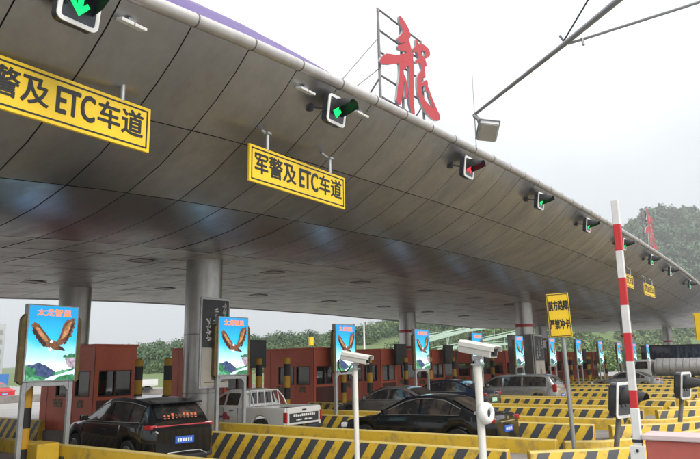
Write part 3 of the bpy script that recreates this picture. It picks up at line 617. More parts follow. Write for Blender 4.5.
# ================================================================== EAGLE SCREENS
def eagle_screen():
    t = thing('eagle_screen', '', 'advertising screen', (0, 0, 0), 'lit eagle screens along the islands')
    W, H, z0 = 1.15, 1.62, 1.92
    m = MB(); m.b2((-.16, -W/2, z0), (.0, W/2, z0+H)); m.build('cabinet', 'galv', t, bevel=.012)
    for s_ in (-1, 1):
        m = MB(); yy = s_*(W/2); m.prism([(-.14, yy, z0-.05), (-.14, yy+s_*.10, z0+.02), (-.14, yy+s_*.10, z0+H-.32), (-.14, yy+s_*.03, z0+H-.22), (-.14, yy, z0+H-.22)], (0, 0, 0), (.11, 0, 0)); m.build('gold_side_panel', 'brass', t)
    m = MB(); m.b2((.0, -W/2+.03, z0+.03), (.004, W/2-.03, z0+H-.03)); m.build('lit_display', 'skys', t)
    u = lambda a: -W/2+.03+a*(W-.06); v = lambda b: z0+.03+(1-b)*(H-.06)
    def pic(name, polys, mats, x=.006):
        m = MB()
        for k, (poly, mi) in enumerate(polys): m.prism([(x+.0015*k, u(a), v(b)) for a, b in poly], (0, 0, 0), (.001, 0, 0), mi)
        return m.build(name, mats, t, fix=True)
    rr = random.Random(5)
    def lumps(x0_, x1_, yb, ya, n, amp):
        p = [(x0_, yb)]
        for i in range(n+1): q = i/n; p.append((lerp(x0_, x1_, q), lerp(ya[0], ya[1], q)+rr.uniform(-amp, amp)))
        return p+[(x1_, yb)]
    mt = [([(0, .82), (.06, .79), (.13, .80), (.2, .775), (.27, .765), (.33, .79), (.40, .80), (.48, .84), (.56, .87), (.62, .90), (.62, 1), (0, 1)], 0)]
    mt += [(lumps(0, .20, 1, (.79, .85), 7, .012), 1), (lumps(.02, .42, 1, (.90, .97), 9, .012), 1), (lumps(.03, .3, 1, (.93, .985), 6, .012), 2)]
    mt += [([(.78, .71), (.84, .685), (.90, .69), (1, .65), (1, .86), (.93, .84), (.87, .83), (.82, .78)], 3), (lumps(.74, 1, .70, (.68, .63), 6, .012), 1), (lumps(.55, .98, 1, (.90, .83), 9, .014), 1), (lumps(.6, .85, .98, (.90, .87), 6, .012), 2)]
    mt += [([(.40, .985), (.52, .945), (.66, .93), (.8, .90), (1, .865), (1, .925), (.9, .93), (.82, .965), (.65, .975), (.55, 1), (.40, 1)], 4), ([(.62, .97), (.72, .945), (.84, .93), (1, .94), (1, 1), (.62, 1)], 1)]
    pic('mountain_picture', mt, ['s_mtn', 's_green', 's_green2', 's_cliff', 's_fall'])
    lw = [(.08, .29), (.14, .25), (.22, .275), (.30, .34), (.38, .40), (.44, .45), (.48, .50), (.45, .545), (.38, .555), (.33, .525), (.31, .54), (.27, .50), (.25, .505), (.22, .455), (.19, .455), (.175, .41), (.14, .405), (.145, .365), (.10, .36), (.125, .325)]
    rw = [(.50, .52), (.57, .47), (.61, .42), (.64, .35), (.66, .28), (.70, .235), (.74, .205), (.79, .21), (.84, .18), (.89, .20), (.865, .225), (.90, .245), (.865, .275), (.89, .305), (.85, .325), (.87, .36), (.83, .375), (.84, .415), (.79, .425), (.78, .465), (.72, .475), (.68, .51), (.62, .525), (.56, .545)]
    lwl = [(.15, .30), (.22, .315), (.30, .38), (.37, .43), (.40, .47), (.36, .48), (.28, .43), (.21, .37)]
    rwl = [(.62, .46), (.67, .39), (.70, .30), (.76, .245), (.82, .235), (.80, .30), (.77, .37), (.70, .43)]
    lwd = [(.10, .31), (.16, .335), (.25, .42), (.34, .50), (.30, .50), (.22, .44), (.15, .375)]
    body = [(.44, .50), (.50, .465), (.56, .485), (.62, .53), (.70, .565), (.76, .60), (.73, .61), (.66, .60), (.58, .595), (.51, .59), (.45, .57), (.42, .60), (.40, .59), (.43, .55)]
    head = [(.425, .475), (.455, .462), (.49, .478), (.485, .50), (.45, .505), (.42, .495)]
    tail = [(.60, .545), (.70, .57), (.76, .60), (.71, .605), (.62, .59)]
    c_ = lambda P, k=1.12: [(.47+(a-.47)*k, .46+(b-.46)*k) for a, b in P]
    lf = [[(.12+.05*i, .33+.037*i), (.17+.05*i, .36+.037*i), (.155+.045*i, .41+.036*i), (.125+.045*i, .385+.036*i)] for i in range(5)]
    rf_ = [[(.865-.03*i, .255+.052*i), (.80-.028*i, .29+.05*i), (.805-.03*i, .315+.052*i), (.86-.03*i, .285+.052*i)] for i in range(5)]
    lw, rw, lwd, lwl, rwl = c_(lw), c_(rw), c_(lwd), c_(lwl), c_(rwl); lf = [c_(p) for p in lf]; rf_ = [c_(p) for p in rf_]
    claw = [(.40, .585), (.45, .56), (.47, .58), (.44, .61), (.41, .615)]
    pic('eagle_picture', [(lw, 0), (rw, 0), (lwd, 2), (lwl, 1), (rwl, 1)]+[(p, 2) for p in lf+rf_]+[(body, 0), (tail, 2), (claw, 3), (head, 3)], ['s_feather', 's_feather2', 's_fdark', 's_white'], .03)
    text_obj('lettering', '太龙智显', .165, 's_orange', t, Matrix.Translation((.012, 0, v(.095))) @ FX, .001, .005, 1.2)
    for s_ in (-1, 1):
        m = MB(); m.b2((-.12, s_*(W/2-.06)-.045, .25), (-.03, s_*(W/2-.06)+.045, z0)); m.build('leg', 'galv', t, bevel=.008)
        m = MB(); m.b2((-.22, s_*(W/2-.06)-.16, .28), (.08, s_*(W/2-.06)+.16, .36)); m.build('base_plate', 'dark', t, bevel=.01)
        m = MB(); m.prism([(-.11, s_*(W/2-.11), z0-.2), (-.11, s_*(W/2-.11), z0), (-.11, s_*(W/2-.30), z0)], (0, 0, 0), (.07, 0, 0)); m.build('gusset', 'galv', t)
    m = MB(); m.b2((-.12, -W/2+.12, z0-.09), (-.03, W/2-.12, z0-.003)); m.build('cross_bar', 'galv', t)
    return t
es = eagle_screen()
for i in range(NI):
    o = es if i == 0 else copy_tree(es); o.location = (-13.4, 7.53+PITCH*i*1.0, 0)
    o['label'] = 'lit eagle advertising screen on legs, %s from the left in the row' % ORD[i]

# ================================================================== BOOTHS, LANE DISPLAYS, POSTS
def booth():
    t = thing('toll_booth', '', 'toll booth', (0, 0, 0), 'red brown toll booths'); L, Wd, z0, z1 = 3.0, 1.5, .3, 2.86
    m = MB(); hw = Wd/2
    # shell with openings: sill band, header band, corner pillars
    for (lo, hi) in (((-L, -hw, z0), (0, hw, 1.32)), ((-L, -hw, 2.12), (0, hw, z1)), ((-.22, -hw, 1.32), (0, -hw+.16, 2.12)), ((-.22, hw-.16, 1.32), (0, hw, 2.12)), ((-L, -hw, 1.32), (-L+.9, -hw+.16, 2.12)), ((-L, hw-.16, 1.32), (-L+.5, hw, 2.12)), ((-1.16, -hw, 1.32), (-1.02, -hw+.12, 2.12))): m.b2(lo, hi)
    m.build('wall', 'booth', t, bevel=.015)
    m = MB(); m.b2((-L-.04, -hw-.04, z1), (.05, hw+.04, z1+.07)); m.build('roof', 'booth', t, bevel=.012)
    m = MB(); m.b2((-L+.1, -hw+.2, 1.32), (-L+.2, hw-.2, 2.12)); m.b2((-1.4, .1, 1.32), (-.9, .5, 1.9)); m.b2((-2.3, .2, 1.32), (-2.0, .5, 2.0)); m.b2((-.95, -.25, 1.32), (-.7, .05, 1.75)); m.build('interior', 'inside', t)
    m = MB(); m.b2((-.85, -hw-.012, 1.0), (-.5, -hw-.001, 1.24)); m.build('notice', 'poster', t); m = MB(); m.b2((-2.2, -hw-.012, 1.0), (-1.7, -hw-.001, 1.25)); m.build('notice', 'poster', t)
    m = MB(); m.b2((-2.6, -hw-.006, .35), (-2.59, -hw+.002, 2.8)); m.build('panel_joint', 'boothd', t)
    m = MB(); m.b2((-1.09, -hw-.006, .35), (-1.08, -hw+.002, 1.3)); m.build('panel_joint', 'boothd', t); m = MB(); m.b2((-.02, -hw-.006, .3), (.006, -hw+.01, 2.84)); m.build('panel_joint', 'boothd', t)
    m = MB(); m.b2((-1.9, -.1, 1.32), (-1.3, .3, 1.68)); m.b2((-.6, -.3, 1.32), (-.3, 0, 1.55)); m.build('counter_goods', 'wood', t, bevel=.02)
    wnd = [((.0, -hw+.16, 1.32), (.0, hw-.16, 2.12), 0), ((-1.02, -hw+.02, 1.32), (-.22, -hw+.02, 2.12), 1), ((-L+.9, -hw+.02, 1.32), (-1.16, -hw+.02, 2.12), 1)]
    for lo, hi, ax in wnd:
        lo, hi = list(lo), list(hi)
        if ax == 0: lo[0], hi[0] = -.06, -.045
        else: lo[1], hi[1] = -hw+.05, -hw+.062
        m = MB(); m.b2(lo, hi); g_ = m.build('window', 'pane', t)
        m = MB()
        if ax == 0:
            for z in (1.34, 2.10): m.b2((-.03, -hw+.16, z-.02), (.012, hw-.16, z+.02))
            m.b2((-.03, -.02, 1.36), (.01, .02, 2.08))
        else:
            for z in (1.34, 2.10): m.b2((lo[0], -hw-.012, z-.02), (hi[0], -hw+.03, z+.02))
            for x in (lo[0]+.02, hi[0]-.02): m.b2((x-.02, -hw-.010, 1.36), (x+.02, -hw+.03, 2.08))
        m.build('window_frame', 'boothd', g_)
    m = MB(); m.b2((.0, -hw+.12, .5), (.012, hw-.12, 1.22)); m.build('front_panel', 'boothd', t, bevel=.006)
    return t
bt = booth(); BL = []
for i in range(NI):
    o = bt if i == 0 else copy_tree(bt); o.location = (-18.2, YC[i]+.0, 0)
    o['label'] = 'red brown toll booth with dark windows, %s booth from the left' % ORD[i]
dp = thing('lane_display', '', 'display board', (0, 0, 0), 'dark lane displays on the booths')
m = MB(); m.b2((-.13, -.52, 2.10), (0, .52, 3.16)); m.build('housing', 'dark', dp, bevel=.02)
m = MB(); m.b2((.0, -.45, 2.17), (.006, .45, 3.09)); m.build('screen', 'led', dp)
m = MB(); m.b2((-.4, -.04, 2.93), (-.13, .04, 3.0)); m.build('bracket', 'dark', dp)
k = 0
for i in range(NI):
    if i == 1: continue
    o = dp if k == 0 else copy_tree(dp); o.location = (-17.75 if i else -17.4, YC[i]+.55, 0); k += 1
    o['label'] = 'dark unlit display board over the front of the %s toll booth from the left' % ORD[i]
m = MB(); m.cyl((0, 0, .3), (0, 0, 2.42), .12, n=20); m.cyl((0, 0, 2.42), (0, 0, 2.46), .12, .06, n=20)
po = m.build('guard_post', 'post', smooth=40); k = 0
for i in range(NI):
    for x, wd in ((-17.3, 'rear'), (-15.9, 'front')):
        if i == 0: 
            if wd == 'rear': continue
            x = -13.9
        o = po if k == 0 else po.copy()
        if k: COL.objects.link(o)
        k += 1; o.location = (x, YC[i] + (.2 if i else .25), 0)
        tag(o, 'black and yellow banded guard post, %s one in front of the %s toll booth' % (wd, ORD[i]), 'guard post', 'banded guard posts')
m = MB(); m.b2((-.45, -.25, .3), (.35, .25, .66)); o = m.build('concrete_block', 'yellow', bevel=.03); o.location = (-13.75, YC[0]+.55, 0); tag(o, 'yellow painted concrete block at the foot of the leftmost banded post', 'concrete block')
# black railing at the far left
t = thing('black_railing', 'short black metal railing at the far left edge', 'railing', (-16.9, YC[0]+.55, 0))
for x in (-1.6, -.8, 0):
    m = MB(); m.b2((x-.05, -.05, .3), (x+.05, .05, 1.02)); m.build('post', 'black', t, bevel=.006)
for z in (.55, .85):
    m = MB(); m.b2((-1.75, -.03, z), (-.05, .03, z+.08)); m.build('rail', 'black', t)
# ================================================================== CAMERAS ON POLES
def lane_camera(x, y, zc, r, s, label, ring, yaw):
    t = thing('lane_camera', label, 'camera', (x, y, 0), 'white lane cameras on poles')
    m = MB(); m.cyl((0, 0, .2), (0, 0, zc-.18*s), r, n=18); m.build('pole', 'whitec', t, smooth=40)
    m = MB(); m.box((0, 0, .26), (.22, .22, .03)); m.build('base_plate', 'galv', t)
    T = Matrix.Rotation(yaw, 3, 'Z') @ Matrix.Rotation(R(10), 3, 'Y')
    c = Vector((.04*s, 0, zc)); m = MB(); P = []
    for xx, k in ((-.32, .9), (-.28, 1.0), (.24, 1.0)):
        q = []
        for yy, zz in ((-.075, -.07), (.075, -.07), (.085, -.01), (.075, .06), (.05, .075), (-.05, .075), (-.075, .06), (-.085, -.01)): q.append(c+T @ Vector((xx*s, yy*s*k, zz*s*k)))
        P.append(q)
    m.loft(P); h = m.build('housing', 'whitec', t, smooth=30, bevel=.006)
    m = MB(); q = []
    for xx in (-.30, .30): q.append([c+T @ Vector((xx*s, yy*s, zz*s)) for yy, zz in ((-.098, .02), (-.092, .075), (-.06, .098), (.06, .098), (.092, .075), (.098, .02), (.09, .02), (.084, .07), (.055, .088), (-.055, .088), (-.084, .07), (-.09, .02))])
    m.loft(q); m.build('sun_shield', 'whitec', t, smooth=30)
    m = MB(); p = c+T @ Vector((.245*s, 0, -.0)); m.box(p, (.012*s, .125*s, .105*s), 0, mat=T); m.build('front_window', 'glassd', t, bevel=.004)
    m = MB(); p = c+T @ Vector((.25*s, 0, 0)); m.cyl(p, p+T @ Vector((.012*s, 0, 0)), .035*s, n=16); m.build('lens', 'black', t)
    m = MB(); m.cyl((0, 0, zc-.2*s), (0, 0, zc-.12*s), .04*s, n=14); m.box((0, 0, zc-.1*s), (.12*s, .09*s, .05*s)); m.box((0, 0, zc-.19*s), (.14*s, .14*s, .02)); m.build('bracket', 'galv', t, bevel=.004)
    m = MB(); a = c+T @ Vector((-.30*s, -.03, -.03)); m.tube([a, a+Vector((-.06*s, -.02, -.05*s)), a+Vector((-.07*s, -.02, -.17*s)), a+Vector((.0, -.02, -.26*s)), a+Vector((.12*s, -.02, -.25*s)), a+Vector((.22*s, -.01, -.15*s))], .013*s, 8); m.build('cable', 'rubber', t, smooth=60)
    if ring:
        T2 = Matrix.Rotation(R(-6), 3, 'Z'); zz = 1.585; rc = Vector((.075, -.015, zz)); m = MB(); ax = T2 @ Vector((1, 0, 0)); sd_ = T2 @ Vector((0, 1, 0)); secs = []
        for i in range(28):
            a = 2*math.pi*i/28; dr = sd_*math.cos(a)+Vector((0, 0, 1))*math.sin(a)
            secs.append([rc+dr*(.078+.045*math.cos(b))+ax*(.06*math.sin(b)) for b in [2*math.pi*j/10 for j in range(10)]])
        m.loft(secs+[secs[0]], cap=False); L = m.build('flash_lamp', 'white', t, smooth=60)
        m = MB(); m.cyl(rc-ax*.02, rc+ax*.035, .06, n=20); m.build('lamp_core', 'dark', L)
        m = MB(); m.box((.03, 0, zz), (.1, .06, .05)); m.box((0, 0, zz), (.11, .11, .03)); m.build('clamp', 'galv', L)
lane_camera(-3.27, 7.0, 2.29, .044, .86, 'large white traffic camera on a white pole with a round flash lamp', True, R(-14))
lane_camera(-5.66, 7.9, 2.24, .036, .80, 'slimmer white traffic camera on a pole right of the white pickup', False, R(4))

# ================================================================== WARNING SIGN ON POLE
t = thing('warning_sign', 'yellow two-line warning sign on a leaning grey pole among the barriers', 'sign', (-4.02, 12.6, 0))
m = MB(); m.cyl((.0, 0, .2), (-.05, 0, 3.42), .04, n=14); m.build('pole', 'grey', t, smooth=40)
T = Matrix.Translation((-.06, -.06, 3.02)) @ Matrix.Rotation(R(14), 4, 'Z') @ Matrix.Rotation(R(-1.5), 4, 'Y') @ Matrix.Rotation(R(90), 4, 'X')
Tm = T.to_3x3()
m = MB(); m.box(T @ Vector((0, 0, 0)), (.42, .84, .02), 0, mat=Tm); m.build('panel', 'signy', t, bevel=.004)
m = MB()
for c_, d_ in (((0, .40), (.39, .012)), ((0, -.40), (.39, .012)), ((.19, 0), (.012, .79)), ((-.19, 0), (.012, .79))): m.box(T @ Vector((c_[0], c_[1], .011)), (d_[0], d_[1], .004), 0, mat=Tm)
m.build('border_line', 'black', t)
text_obj('lettering', '前方路障', .20, 'black', t, T @ Matrix.Translation((0, .17, .012)), .002, .005, .46)
text_obj('lettering', '严禁冲卡', .20, 'black', t, T @ Matrix.Translation((0, -.19, .012)), .002, .005, .46)
# a second yellow sign at the right picture edge
t = thing('edge_sign', 'sliver of a yellow sign on a pole at the right picture edge', 'sign', (-2.93, 22.3, 0))
m = MB(); m.cyl((0, 0, 0), (0, 0, 3.45), .04, n=12); m.build('pole', 'grey', t, smooth=40)
m = MB(); m.b2((-.18, -.06, 2.68), (.38, -.04, 3.5)); m.build('panel', 'signy', t)
m = MB(); m.b2((-.17, -.064, 2.72), (-.158, -.061, 3.46)); m.build('border_line', 'black', t)

# ================================================================== BOOM GATE
t = thing('boom_gate', 'raised red and white boom arm with faded red barrier cabinet at bottom right', 'barrier gate', (-1.46, 7.6, 0))
m = MB(); m.b2((-.17, -.19, .2), (.37, .19, 1.33)); m.build('cabinet', 'pinkred', t, bevel=.012)
m = MB(); m.b2((-.20, -.22, 1.332), (.395, .22, 1.385)); m.build('lid', 'pinktop', t, bevel=.01)
m = MB(); m.b2((.372, -.17, .25), (.392, .17, 1.30)); m.build('side_door', 'white', t, bevel=.006)
m = MB(); m.cyl((.393, -.05, 1.24), (.41, -.05, 1.24), .03, n=14); m.build('lock', 'black', t)
bo = MB(); bo.b2((-.038, -.03, -.12), (.038, .03, 2.74)); b = bo.build('boom_arm', 'boom', t, bevel=.008); b.location = (-.25, -.16, 1.17); b.rotation_euler = (0, R(.6), 0)
m = MB(); m.b2((-.042, -.033, -.1), (.042, .033, .48)); m.build('arm_sleeve', 'white', b, bevel=.008)
m = MB(); m.b2((-.075, -.05, -.45), (.075, -.034, .10)); c_ = m.build('arm_clamp', 'white', b, bevel=.006)
m = MB()
for z in (-.35, -.2, -.05, .05): m.cyl((0, -.052, z), (0, -.062, z), .016, n=10)
m.build('bolt', 'dark', b)
m = MB(); m.b2((-.046, -.036, .13), (.046, .036, .16)); m.build('joint_strap', 'dark', b)

# ================================================================== POST MOUNTED SIGNALS
for x, y, z, lb in ((-3.2, 13.0, 1.42, 'black hooded signal with white surround on a dark post beside the boom'), (-2.93, 18.0, 1.50, 'black hooded signal with white surround on a dark post near the right edge')):
    t = thing('post_signal', lb, 'traffic signal', (x, y, z), 'hooded signals on posts'); t.rotation_euler = (0, R(7), R(-10))
    lane_signal(t, 'lens', .66, False)
    m = MB(); m.b2((-.16, -.20, -.22), (-.075, .20, .24)); m.build('back_box', 'dark', t, bevel=.015)
    m = MB(); m.cyl((-.1, 0, -z+.15), (-.03, 0, -.2), .05, n=12); m.build('post', 'frame', t, smooth=40)

# ================================================================== VEHICLES
def interp(P, x): return float(np.interp(x, [p[0] for p in P], [p[1] for p in P]))
def smoothP(P, n=7):
    """cubic-smoothed control polyline"""
    xs = np.array([p[0] for p in P]); ys_ = np.array([p[1] for p in P]); g_ = np.linspace(xs[0], xs[-1], 400); v = np.interp(g_, xs, ys_); pad = np.pad(v, n, mode='edge'); k = np.ones(2*n+1)/(2*n+1)
    v = np.convolve(pad, k, 'valid'); return list(zip(g_, v))
def wheel(t, x, y, r, wd):
    s_ = 1 if y > 0 else -1
    m = MB(); m.cyl((x, y-wd/2, r), (x, y+wd/2, r), r, n=28); wv = m.build('wheel', 'rubber', t, smooth=40, bevel=.02)
    m = MB(); yo = y+s_*(wd/2); m.cyl((x, yo, r), (x, yo+s_*.012, r), r*.66, r*.62, n=24)
    for i in range(5):
        a = 2*math.pi*i/5; m.box((x+math.cos(a)*r*.33, yo+s_*.016, r+math.sin(a)*r*.33), (r*.6, .02, r*.13), 0, mat=Matrix.Rotation(-a, 3, 'Y'))
    m.build('rim', 'rim', wv)
def car(name, label, cat, loc, paint, L, W, top, roof, wb, wr, wheels, rw, glass_side, ws, bl, plate='plate', tail='sedan', zb=.24, rz=0, scale=1.0):
    """front at x=-L/2. top: belt/hood/boot line; roof: greenhouse line (x,z); ws/bl = (x_base, x_top) of windscreen / rear glass"""
    t = thing(name, label, cat, loc, None, rz); t.scale = (scale,)*3
    tp, rp = smoothP(top, 6), smoothP(roof, 5); hw = W/2
    wid = [(-L/2, .62), (-L/2+.08, .78), (-L/2+.3, .90), (-L/2+.8, .985), (0, 1.0), (L/2-.9, .99), (L/2-.3, .94), (L/2-.07, .86), (L/2, .76)]
    xs = sorted(set(list(np.linspace(-L/2, L/2, 44)) + [w_+dx*rw*1.22 for w_ in wheels for dx in (-1, -.97, -.85, -.6, -.3, 0, .3, .6, .85, .97, 1)] + [-L/2+.03, -L/2+.08, L/2-.03, L/2-.08]))
    secs = []
    for x in xs:
        z0 = zb + .14*max(0, 1-(x+L/2)/.25) + .16*max(0, 1-(L/2-x)/.3)
        for w_ in wheels:
            q = (x-w_)/(rw*1.2)
            if abs(q) < 1: z0 = max(z0, rw+rw*1.2*math.sqrt(1-q*q)*.98)
        zt = interp(tp, x); z0 = min(z0, zt-.12); ww = hw*interp(wid, x); zm = lerp(z0, zt, .45)
        half = [(.0, z0), (ww*.9, z0), (ww*.985, z0+.03), (ww, max(zm, z0+.05)), (ww*.995, lerp(zm, zt, .55)), (ww*.965, zt-.05), (ww*.90, zt-.005), (0, zt+.025)]
        secs.append([(x, -a, b) for a, b in half]+[(x, a, b) for a, b in half[-2:0:-1]])
    m = MB(); m.loft(secs); body = m.build('body', paint, t, smooth=32)
    # greenhouse
    gx = sorted(set(list(np.linspace(rp[0][0], rp[-1][0], 40))))
    def gsec(x, off=0.0):
        zt = interp(tp, x)-.03; zr = max(interp(rp, x), zt+.012); f = hw*interp(wid, x)
        b_ = f*wb; r_ = lerp(f*wb, f*wr, min(1, (zr-zt)/.48))
        return zt, zr, b_, r_
    secs = []
    for x in gx:
        zt, zr, b_, r_ = gsec(x); e_ = min(.06, (zr-zt)*.4)
        half = [(b_, zt), (lerp(b_, r_, .5)+.012, lerp(zt, zr-e_, .5)), (r_, zr-e_), (r_*.93, zr-e_*.25), (r_*.6, zr), (0, zr+.012)]
        secs.append([(x, -a, b) for a, b in half]+[(x, a, b) for a, b in half[::-1][1:]])
    m = MB(); m.loft(secs); m.build('cabin', paint, t, smooth=35)
    for (xa, xb) in glass_side:
        for s_ in (-1, 1):
            m = MB(); pr = None
            for x in np.linspace(xa, xb, 14):
                zt, zr, b_, r_ = gsec(x); e_ = min(.06, (zr-zt)*.4); lo, hi = .10, .90
                row = []
                for q in (lo, .5, hi):
                    yb = lerp(b_, r_, q)+(.012*(1-abs(q-.5)*2))+.007; row.append((x, s_*yb, lerp(zt, zr-e_, q)))
                if pr: m.quad(pr[0], row[0], row[1], pr[1]); m.quad(pr[1], row[1], row[2], pr[2])
                pr = row
            m.build('side_window', 'glass', t, smooth=40)
    for nm, (xa, xb) in (('windscreen', ws), ('rear_window', bl)):
        m = MB(); pr = None
        for x in np.linspace(xa, xb, 9):
            zt, zr, b_, r_ = gsec(x); row = [(x, y_*r_, zr+.014+.012*(1-abs(y_))) for y_ in (-.86, -.5, 0, .5, .86)]
            if pr:
                for a in range(4): m.quad(pr[a], pr[a+1], row[a+1], row[a])
            pr = row
        sgn = -1 if nm == 'windscreen' else 1
        m.v = [(x+sgn*.012, y_, z) for x, y_, z in m.v]; m.build(nm, 'glass', t, smooth=40)
    # trim along the belt and door joints, handles, mirrors
    for s_ in (-1, 1):
        m = MB(); xa, xb = glass_side[0][0], glass_side[-1][1]
        m.tube([(x, s_*(gsec(x)[2]+.012), gsec(x)[0]+.035) for x in np.linspace(xa, xb, 16)], .010, 6); m.build('chrome_trim', 'grey', t)
        tt = []; m = MB(); xa, xb = glass_side[0][0], glass_side[-1][1]
        for x in np.linspace(xa, xb, 22):
            zt, zr, b_, r_ = gsec(x); e_ = min(.06, (zr-zt)*.4); q = .93; tt.append((x, s_*(lerp(b_, r_, q)+.014), lerp(zt, zr-e_, q)))
        m.tube(tt, .010, 6); m.build('chrome_trim', 'grey', t)
        zmid = lambda x: interp(tp, x)
        m = MB(); xm = [glass_side[0][0]+.12, glass_side[0][1]+.04, glass_side[min(1, len(glass_side)-1)][1]-.05]
        for x in xm: m.b2((x-.005, s_*hw*interp(wid, x)*.99-.004, zb+.12), (x+.005, s_*hw*interp(wid, x)*1.0+.002, zmid(x)-.14))
        m.build('door_joint', 'black', t)
        for x in xm[1:]:
            m = MB(); m.box((x-.16, s_*(hw*.995+.008), zmid(x)-.16), (.17, .03, .028)); m.build('door_handle', paint if tail != 'pickup' else 'dark', t, bevel=.008)
        xa = glass_side[0][0]+.22; zt, zr, b_, r_ = gsec(xa); m = MB(); m.box((xa, s_*(hw+.07), zt+.12), (.10, .19, .13)); m.box((xa+.01, s_*(hw-.02), zt+.08), (.05, .1, .04)); m.build('mirror', paint, t, bevel=.03)
        zl = interp(tp, -L/2+.25)-.12; f = hw*interp(wid, -L/2+.22)
        m = MB(); m.box((-L/2+.22, s_*(f-.09), zl), (.34, .24, .13), 0, rz=s_*R(-22)); m.build('headlight', 'headl', t, bevel=.03)
        for w_ in wheels: wheel(t, w_, s_*(hw-.12), rw, .2)
    zt = interp(tp, L/2-.05); hr = hw*interp(wid, L/2-.12)
    m = MB(); m.b2((L/2-.02, -.24, zt-.34), (L/2+.022, .24, zt-.19))
    if tail != 'pickup':
        pl = m.build('number_plate', plate, t, bevel=.004); m = MB()
        for k in range(6): m.b2((L/2+.022, -.18+.065*k, zt-.30), (L/2+.025, -.145+.065*k, zt-.23))
        m.build('plate_marks', 'white', pl)
    return t, hw, hr, zt
# --- black SUV in the first lane
lane = lambda i: YC[0]+PITCH*(i+.5)
t, hw, hr, zt = car('black_suv', 'black SUV with a full width red tail light bar at the left', 'suv', (-13.35, lane(0)-.05, 0), 'carblack', 4.62, 1.86,
    [(-2.31, .72), (-2.2, .86), (-1.9, .96), (-1.0, 1.05), (0, 1.07), (1.4, 1.10), (2.0, 1.12), (2.2, 1.06), (2.31, .92)], [(-1.25, 1.05), (-.35, 1.53), (.0, 1.62), (.5, 1.65), (1.2, 1.62), (1.72, 1.54), (1.85, 1.49), (2.18, 1.12)], .90, .70, (-1.42, 1.35), .36,
    [(-.95, .28), (.36, 1.18), (1.26, 1.72)], (-1.08, -.36), (1.86, 2.12), scale=.93, rz=R(-8))
m = MB(); m.box((2.195, 0, 1.03), (.08, 1.40, .045)); m.build('tail_light_bar', 'tail', t, bevel=.02)
for s_ in (-1, 1):
    m = MB(); m.box((2.09, s_*.70, 1.02), (.22, .30, .105), 0, rz=s_*R(-18)); m.build('tail_light', 'tail', t, bevel=.03)
    m = MB(); m.box((2.25, s_*.72, .56), (.06, .05, .15)); m.build('reflector', 'tail', t)
m = MB(); m.box((1.90, 0, 1.555), (.34, 1.22, .035), 0, mat=Matrix.Rotation(R(8), 3, 'Y')); m.build('roof_spoiler', 'carblack', t, bevel=.012)
m = MB(); m.b2((2.12, -.78, .30), (2.30, .78, .50)); m.build('lower_bumper', 'dark', t, bevel=.04)
m = MB(); m.tube([(2.29, -.62, .36), (2.325, -.4, .46), (2.33, 0, .47), (2.325, .4, .46), (2.29, .62, .36)], .014, 8); m.build('bumper_trim', 'chrome', t, smooth=60)
m = MB()
rq = random.Random(4)
for k in range(9): yy = -.40+.10*k; hh = rq.uniform(.04, .085); m.cyl((1.86, yy, 1.19), (1.85-.02*rq.random(), yy+rq.uniform(-.02, .02), 1.23+hh), .06, .035, n=8)
m.v = [(x+.22, y, z-.02) for x, y, z in m.v]; m.build('rear_shelf_goods', 'goods', t, smooth=50)
